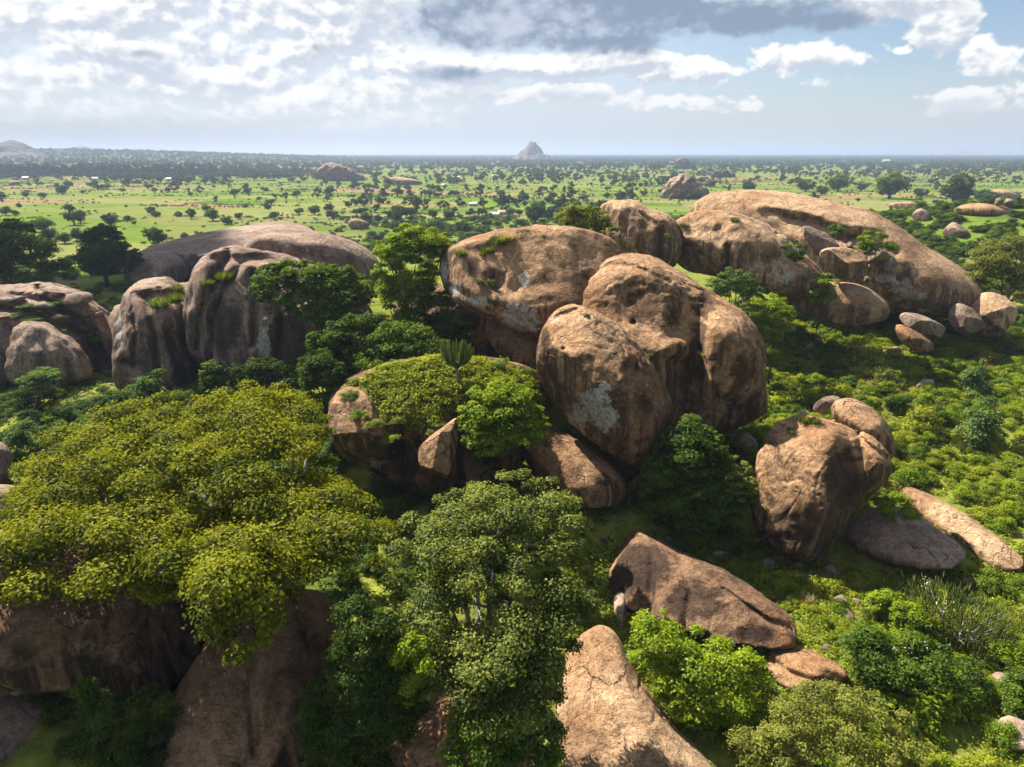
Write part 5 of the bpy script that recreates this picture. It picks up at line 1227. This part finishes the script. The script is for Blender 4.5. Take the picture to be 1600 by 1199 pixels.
EXPL = [(68, 348, 34), (102, 370, 26), (173, 343, 28), (245, 332, 16), (247, 368, 36), (333, 335, 26), (322, 323, 18), (200, 282, 11), (218, 283, 10), (250, 279, 12), (387, 297, 15), (168, 290, 13), (150, 288, 12), (108, 286, 14), (98, 297, 18), (67, 304, 13), (40, 304, 11), (90, 290, 10), (242, 295, 10), (263, 296, 10), (468, 328, 17), (492, 327, 22), (515, 326, 20), (418, 320, 17), (428, 335, 18), (242, 267, 14), (430, 306, 9), (300, 335, 18), (280, 332, 16), (373, 337, 14), (457, 280, 10), (295, 280, 14), (352, 277, 14),
        (655, 312, 18), (643, 330, 24), (700, 333, 24), (676, 333, 20), (820, 318, 12), (895, 310, 20), (858, 310, 18), (948, 305, 14), (865, 280, 12), (940, 282, 12), (956, 284, 10), (830, 280, 12), (985, 280, 14), (891, 278, 7), (908, 277, 9), (686, 317, 12), (781, 300, 14), (710, 327, 14), (723, 317, 14), (753, 313, 10), (896, 298, 14), (790, 327, 20), (826, 332, 18), (846, 332, 18), (970, 307, 24),
        (1169, 286, 28), (1258, 287, 30), (1309, 285, 36), (1389, 288, 54), (1493, 300, 56), (1541, 300, 36), (1438, 300, 22), (1283, 297, 22), (1428, 277, 9), (1449, 267, 9), (1239, 262, 14), (1223, 268, 10), (1345, 290, 22), (560, 345, 20), (610, 335, 18), (590, 320, 14), (545, 318, 14), (385, 320, 12), (200, 340, 14), (130, 300, 8), (30, 320, 10), (620, 355, 26), (660, 350, 22), (740, 340, 18), (880, 330, 18), (760, 345, 22)]
FPLACED = []
def place_field_tree(x, y, r, proto, label, group):
    o = link('field_tree', FT[proto][0], (x, y, ter1(x, y)))
    o.scale = (r, r, r * random.uniform(.85, 1.15)); o.rotation_euler = (0, 0, random.uniform(0, 6.28))
    tag(o, label, 'tree', group)
    FPLACED.append((x, y, r))
ZONES = [(130, 'at far left'), (270, 'beyond the big dark trees'), (420, 'beyond the whaleback slab'), (520, 'left of the pink rock ridge'), (620, 'below the pink rock ridge'), (720, 'the flat pink slab side'), (800, 'the red-roofed cottage side'), (900, 'below the rocky peak'), (1010, 'right of the rocky peak'), (1140, 'the folded outcrop side'), (1300, 'behind the great dome'), (1450, 'behind the dome\'s right end'), (9999, 'the far right')]
def zone(X):
    return next(b for a, b in ZONES if X < a)
def field_label(X, Y, r):
    sz = 'small' if r < 2.6 else ('big' if r > 5.2 else ('round' if r < 3.8 else 'broad'))
    far = 'near edge' if Y < 270 else ('near half' if Y < 360 else ('middle' if Y < 480 else ('far half' if Y < 700 else 'far edge')))
    return '%s tree, %s of the plain, %s' % (sz, far, zone(X))
for i, (px, py, w) in enumerate(EXPL):
    q = gp(px, py + w * .42)
    r = w / 2 / FPX * np.linalg.norm(q - CAM) * .92
    place_field_tree(q[0], q[1], r, [0, 0, 2, 3, 1][i % 5], field_label(px, q[1], r), 'field trees at ' + zone(px))
def plain_density(X, Y):
    """trees per square metre: X is the bearing in photograph columns"""
    d = np.full_like(X, 0.00045)
    d = np.where(Y < 330, 0.0022, d)
    d = np.where((Y >= 330) & (Y < 520) & (X > 560) & (X < 1000), 0.0020, d)
    d = np.where((Y >= 520) & (Y < 1000) & (X > 560) & (X < 1000), 0.0010, d)
    d = np.where((Y > 800) & (Y <= 1300), 0.0011, d)
    d = np.where(Y > 1300, 0.0013, d)
    d = np.where((Y > 1000) & (Y < 1700) & (X < 560), 0.0060, d)
    d = np.where((Y > 2200), 0.0016, d)
    d = np.where((X > 1000) & (Y > 420) & (Y < 760), 0.00016, d)
    return d
def sample_plain(n, y0, y1, seed):
    rg = np.random.default_rng(seed)
    y = np.sqrt(rg.uniform(y0 ** 2, y1 ** 2, n)); X = rg.uniform(-30, 1630, n)
    x = (X - 800) / FPX * y / math.cos(PITCH) * .955
    cl = fbm(np.stack([x / 120, y / 70, np.full(n, 2.)], 1), 3)
    return x, y, X, cl
def plain_trees():
    rg = np.random.default_rng(55)
    n = 0
    x, y, X, cl = sample_plain(40000, 225, 1500, 8)
    area = 0.5 * (1500 ** 2 - 225 ** 2) * 1.49
    rdg = np.abs(perlin(np.stack([x / 150, y / 60, np.full(len(x), 8.)], 1)))
    p = plain_density(X, y) * (np.clip(np.exp(cl * 5.0) * .45, .02, 7) + 4.5 * (rdg < .045)) * area / len(x)
    keep = rg.uniform(size=len(x)) < p
    idx = np.where(keep)[0]; idx = idx[np.argsort(y[idx])]
    rest = []
    for i in idx:
        r = rg.uniform(0, 1) ** 2.0 * 5.2 + 1.3
        if n < 300 - len(EXPL):
            if any((x[i] - a) ** 2 + (y[i] - b) ** 2 < (.8 * (r + c)) ** 2 for a, b, c in FPLACED): continue
            if hides_rock((x[i], y[i], 0), r, .3): continue
            place_field_tree(x[i], y[i], r, int(rg.integers(5)), field_label(X[i], y[i], r), 'field trees at ' + zone(X[i])); n += 1
        else:
            rest.append((x[i], y[i], r))
    x, y, X, cl = sample_plain(60000, 1500, 7500, 9)
    area = 0.5 * (7500 ** 2 - 1500 ** 2) * 1.49
    p = plain_density(X, y) * np.clip(np.exp(cl * 2.4), .1, 4) * area / len(x)
    k = rg.uniform(size=len(x)) < p
    far = list(zip(x[k], y[k], rg.uniform(3.2, 8.0, k.sum())))
    # low bushes and hedge lines between the fields
    hb = []
    x, y, X, cl = sample_plain(8000, 240, 1400, 12)
    for i in range(len(x)):
        if cl[i] > .0 or rg.uniform() < .25: hb.append((x[i], y[i], rg.uniform(.5, 1.5)))
    for _ in range(190):
        xx, yy, XX, _c = sample_plain(1, 260, 1000, int(rg.integers(1e6)))
        a = rad(14) + (0 if rg.uniform() < .75 else math.pi / 2); L = rg.uniform(30, 110)
        for s in np.arange(0, L, 2.2):
            if rg.uniform() < .75: hb.append((xx[0] + math.cos(-a) * s + rg.normal() * .6, yy[0] + math.sin(-a) * s + rg.normal() * .6, rg.uniform(.5, 1.6)))
    return rest, far, hb
def gn_stuff(name, pts, protos, label, cat, zs=1.0):
    """one object: many small far trees, instanced on points by geometry nodes"""
    pts = np.array(pts); n = len(pts)
    rg = np.random.default_rng(n)
    col = bpy.data.collections.new(name + '_kinds')
    for k, me in enumerate(protos):
        col.objects.link(bpy.data.objects.new('kind_%d' % k, me))
    me = bpy.data.meshes.new(name)
    me.vertices.add(n)
    V = np.stack([pts[:, 0], pts[:, 1], terrain(pts[:, 0], pts[:, 1])], 1).astype(np.float32)
    me.vertices.foreach_set('co', V.ravel())
    for an, vals in (('sc', pts[:, 2]), ('rz', rg.uniform(0, 6.28, n)), ('pick', rg.integers(0, len(protos), n).astype(float))):
        a = me.attributes.new(an, 'FLOAT', 'POINT'); a.data.foreach_set('value', vals.astype(np.float32))
    o = link(name, me)
    tag(o, label, cat, kind='stuff')
    ng = bpy.data.node_groups.new(name + '_nodes', 'GeometryNodeTree')
    ng.interface.new_socket('Geometry', in_out='INPUT', socket_type='NodeSocketGeometry')
    ng.interface.new_socket('Geometry', in_out='OUTPUT', socket_type='NodeSocketGeometry')
    N, L = ng.nodes, ng.links
    gi, go = N.new('NodeGroupInput'), N.new('NodeGroupOutput')
    m2p = N.new('GeometryNodeMeshToPoints')
    ci = N.new('GeometryNodeCollectionInfo'); ci.inputs['Collection'].default_value = col
    ci.inputs['Separate Children'].default_value = True; ci.inputs['Reset Children'].default_value = True
    iop = N.new('GeometryNodeInstanceOnPoints'); iop.inputs['Pick Instance'].default_value = True
    def attr(nm):
        a = N.new('GeometryNodeInputNamedAttribute'); a.data_type = 'FLOAT'; a.inputs['Name'].default_value = nm
        return a.outputs[0]
    cx = N.new('ShaderNodeCombineXYZ'); L.new(attr('rz'), cx.inputs[2])
    sx = N.new('ShaderNodeCombineXYZ'); sc = attr('sc')
    for i in range(3): L.new(sc, sx.inputs[i])
    L.new(gi.outputs[0], m2p.inputs[0]); L.new(m2p.outputs[0], iop.inputs['Points'])
    L.new(ci.outputs[0], iop.inputs['Instance']); L.new(attr('pick'), iop.inputs['Instance Index'])
    e2r = N.new('FunctionNodeEulerToRotation'); L.new(cx.outputs[0], e2r.inputs[0]); L.new(e2r.outputs[0], iop.inputs['Rotation'])
    L.new(sx.outputs[0], iop.inputs['Scale'])
    L.new(iop.outputs[0], go.inputs[0])
    md = o.modifiers.new('trees', 'NODES'); md.node_group = ng
    return o
REST, FAR, HB = plain_trees()
FARM = [field_tree_mesh(310 + k, 10, 16, .42, sh, th)[0] for k, (sh, th) in enumerate([((1, 1, .8), .05), ((1.15, 1.1, .6), .1), ((.85, .9, 1.0), .05)])]
gn_stuff('far_woodland', FAR + REST, FARM, 'countless dark trees of the far plain fading to the horizon', 'woodland')
gn_stuff('valley_undergrowth', U_VALLEY, [BUSH['light'][0], BUSH['lime'][1], BUSH['lime'][0], BUSH['light'][2], BUSH['mid'][0]], 'knee-high bright undergrowth filling the right-hand valley', 'undergrowth')
RUB = under(420, (6, 100), (30, 122), (.12, .5), 41, limit=.5) + under(90, (-60, 10), (40, 90), (.12, .45), 42, limit=.5)
RUB += [(x + random.uniform(-.4, .4), y + random.uniform(-.4, .4), random.uniform(.12, .42)) for (x, y), (lo, hi) in list(ROCKMAP.items()) if 30 < y < 112 and -70 < x < 75 and abs(lo - ter1(x, y)) < 1.6 and random.random() < .22]
gn_stuff('tall_grass', under(1300, (8, 105), (28, 128), (.35, .95), 43, limit=.5), [TUFT['grass'], TUFT['grass'], TUFT['straw']], 'tall grass and dry stems standing between the bushes of the right-hand valley', 'grass')
gn_stuff('rubble', RUB, STONE_MESH, 'scattered angular rubble lying among the herbs and round the boulders', 'rubble')
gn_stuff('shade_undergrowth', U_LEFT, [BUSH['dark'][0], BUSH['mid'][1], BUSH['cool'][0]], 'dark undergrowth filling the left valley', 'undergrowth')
gn_stuff('wood_undergrowth', U_WOOD, [BUSH['dark'][0], BUSH['mid'][1], BUSH['dark'][2]], 'dense thicket between the trees of the wood behind the rocks', 'undergrowth')
gn_stuff('field_scrub', HB, [BUSH['dark'][0], BUSH['mid'][1], BUSH['dark'][2]], 'low bushes and hedge lines dotted over the plain', 'scrub')

# ------------------------------------------------------------------ far houses
def house_mesh(roof, wall):
    bm = bmesh.new()
    def quad(*v): bm.faces.new([bm.verts.new(p) for p in v])
    w, d, h, rh, ov = 3.2, 2.3, 2.5, 1.3, .35
    me_w = bpy.data.meshes.new('wall')
    for s in (-1, 1):
        quad((-w, s * d, 0), (w, s * d, 0), (w, s * d, h), (-w, s * d, h))
        f = [bm.verts.new(p) for p in ((s * w, -d, 0), (s * w, d, 0), (s * w, d, h), (s * w, 0, h + rh), (s * w, -d, h))]
        bm.faces.new(f)
    bm.to_mesh(me_w); bm.free(); me_w.materials.append(wall)
    bm = bmesh.new()
    e = h - ov * rh / d
    for s in (-1, 1):
        t_ = .1
        a = [(-w - ov, s * (d + ov), e), (w + ov, s * (d + ov), e), (w + ov, 0, h + rh), (-w - ov, 0, h + rh)]
        lo = [bm.verts.new(p) for p in a]; hi = [bm.verts.new((p[0], p[1], p[2] + t_)) for p in a]
        bm.faces.new(lo); bm.faces.new(hi)
        for i in range(4): bm.faces.new([lo[i], lo[(i + 1) % 4], hi[(i + 1) % 4], hi[i]])
    me_r = bpy.data.meshes.new('roof'); bm.to_mesh(me_r); bm.free(); me_r.materials.append(roof)
    return me_w, me_r
WALLM = plain_mat('house_wall', (.38, .27, .19), (.5, .38, .28), .8)
TIN = plain_mat('tin_roof', (.38, .39, .40), (.55, .55, .55), .6, .6)
RED = plain_mat('red_roof', (.42, .26, .22), (.52, .34, .30), .6)
HT, HR = house_mesh(TIN, WALLM), house_mesh(RED, WALLM)
for i, (px, py, s, t_, lb) in enumerate([(784, 334, 1.0, 1, 'red-roofed cottage among trees at the near edge of the plain'), (774, 338, 1.1, 0, 'white-roofed hut beside the red-roofed cottage'), (740, 321, 1.1, 0, 'tin-roofed hut standing alone in the central fields'), (772, 277, 1.8, 0, 'tallest white house of the distant hamlet'), (751, 279, 1.7, 0, 'long white-roofed house left of the tallest distant house'),
                                      (715, 278, 1.5, 0, 'small white roof at the left end of the distant hamlet'), (694, 290, 1.1, 0, 'small hut below the distant hamlet'), (636, 293, 1.1, 0, 'little white hut beside the flat pink slab'), (41, 279, 1.6, 0, 'white roof at the edge of the dark left wood'), (149, 280, 1.5, 0, 'white roof among mango trees at left'), (1037, 256, 2.4, 0, 'white roof left of the lone crag'), (1049, 255, 2.8, 0, 'long white roof beside the lone crag'), (859, 255, 2.3, 0, 'tiny white roof below the rocky peak'), (907, 256, 2.6, 0, 'bright tiny roof right of the rocky peak'), (780, 254, 2.4, 0, 'tiny white roof left of the rocky peak'), (1385, 246, 4.5, 0, 'faint white roof in the far right woodland'), (1360, 258, 2.5, 0, 'small roof at the rim of the far right fields'), (265, 281, 1.5, 0, 'pale hut behind the left mango trees')]):
    q = gp(px, py + 2)
    root = empty('house', q); tag(root, lb, 'house', 'far houses')
    s *= .72; root.scale = (s, s, s); root.rotation_euler = (0, 0, random.uniform(-.5, .5))
    me = HR if t_ else HT
    link('wall', me[0], parent=root); link('roof', me[1], parent=root)

# washing spread on the whaleback slab
CLOTH = plain_mat('white_cloth', (.70, .71, .74), (.82, .82, .82), 2.0)
for i, (px, py, w, lb) in enumerate([(315, 390, 1.7, 'upper left white cloth drying on the whaleback slab'), (326, 389, 1.4, 'upper right white cloth drying on the whaleback slab'), (321, 396, 1.6, 'middle white cloth drying on the whaleback slab'), (316, 402, 1.8, 'lowest white cloth drying on the whaleback slab')]):
    q = on(['K4'], px, py, 12)
    n = 7
    g = np.array([(a / (n - 1) - .5, b / (n - 1) - .5) for b in range(n) for a in range(n)]) * np.array([w * 1.3, w])
    zt = .12 + fbm(np.stack([g[:, 0] * 2, g[:, 1] * 2, np.full(len(g), i * 3.)], 1), 2) * .08
    idx = np.arange(n * n).reshape(n, n)
    F = np.stack([idx[:-1, :-1], idx[:-1, 1:], idx[1:, 1:], idx[1:, :-1]], -1).reshape(-1, 4)
    V = np.concatenate([np.column_stack([g, zt]), np.column_stack([g, zt - .03])])
    o = link('cloth', mesh_np('cloth', V, np.concatenate([F, F[:, ::-1] + n * n]), CLOTH), q + np.array([0, 0, .05]))
    o.rotation_euler = (rad(12), 0, i * .9)
    tag(o, lb, 'cloth', 'washing on the slab')

# ------------------------------------------------------------------ two fair-weather clouds between the sun and the shaded ground
CLOUDM = plain_mat('cloud_white', (.78, .79, .80), (.85, .85, .85), .01, 1.0)
def cloud(label, cx, cy_, rx, ry, alt, seed):
    k = (alt) / SUN_DIR.z
    c = np.array([cx + SUN_DIR.x * k, cy_ + SUN_DIR.y * k, alt])
    rg = np.random.default_rng(seed)
    V, F = ico(3)
    parts = []
    for i in range(26):
        a = rg.uniform(0, 6.28); q = rg.uniform(0, 1) ** .5 * .78
        rr = rg.uniform(.22, .42) * min(rx, ry)
        W = V * (1 + .22 * fbm(V * 1.8 + i * 5.1, 3))[:, None] * rr * np.array([1.15, 1.0, .55])
        W[:, 2] = np.where(W[:, 2] < -.2 * rr, -.2 * rr + (W[:, 2] + .2 * rr) * .2, W[:, 2])
        parts.append((W + np.array([math.cos(a) * q * rx, math.sin(a) * q * ry, rr * .25]), F))
    W, F2 = join(parts)
    o = link('cloud', mesh_np('cloud', W, F2, CLOUDM), c)
    tag(o, label, 'cloud', kind='structure')
cloud('white cloud above the hill shading its left flank', -118, 138, 58, 66, 620, 1)
cloud('white cloud above the plain shading the far left wood', -820, 1420, 620, 330, 900, 2)

# ------------------------------------------------------------------ air
def haze():
    bm = bmesh.new()
    bmesh.ops.create_cube(bm, size=1.0)
    me = bpy.data.meshes.new('haze'); bm.to_mesh(me); bm.free()
    m, t, out = new_mat('haze')
    pv = t.new('ShaderNodeVolumePrincipled')
    pv.inputs['Color'].default_value = (.47, .58, .76, 1)
    pv.inputs['Density'].default_value = 0.00018
    pv.inputs['Anisotropy'].default_value = 0.2
    pv.inputs['Absorption Color'].default_value = (0, 0, 0, 1)
    t.l.new(pv.outputs[0], out.inputs['Volume'])
    me.materials.append(m)
    o = link('haze', me, (0, 28000, 43))
    o.scale = (92000, 66000, 120)
    tag(o, 'pale blue haze lying over the whole plain', 'haze', kind='stuff')
haze()
ORD = 'first second third fourth fifth sixth seventh eighth ninth tenth eleventh twelfth thirteenth fourteenth fifteenth sixteenth seventeenth eighteenth nineteenth twentieth'.split()
ORD += [t_ + '-' + o_ for t_ in ('twenty', 'thirty', 'forty', 'fifty') for o_ in ORD[:9]]
byl = {}
for o in bpy.data.objects:
    if o.parent is None and 'label' in o.keys() and o.get('kind') is None: byl.setdefault(o['label'], []).append(o)
for lb, obs in byl.items():
    if len(obs) > 1:
        obs.sort(key=lambda o: topix(np.array(o.location))[0][0])
        for i, o in enumerate(obs):
            if i < len(ORD) and len(lb.split()) <= 13: o['label'] = lb + ', %s from left' % ORD[i]

print('tris', sum(len(m.polygons) * (2 if len(m.polygons) and m.polygons[0].loop_total == 4 else 1) for m in bpy.data.meshes), 'objs', len(bpy.data.objects))
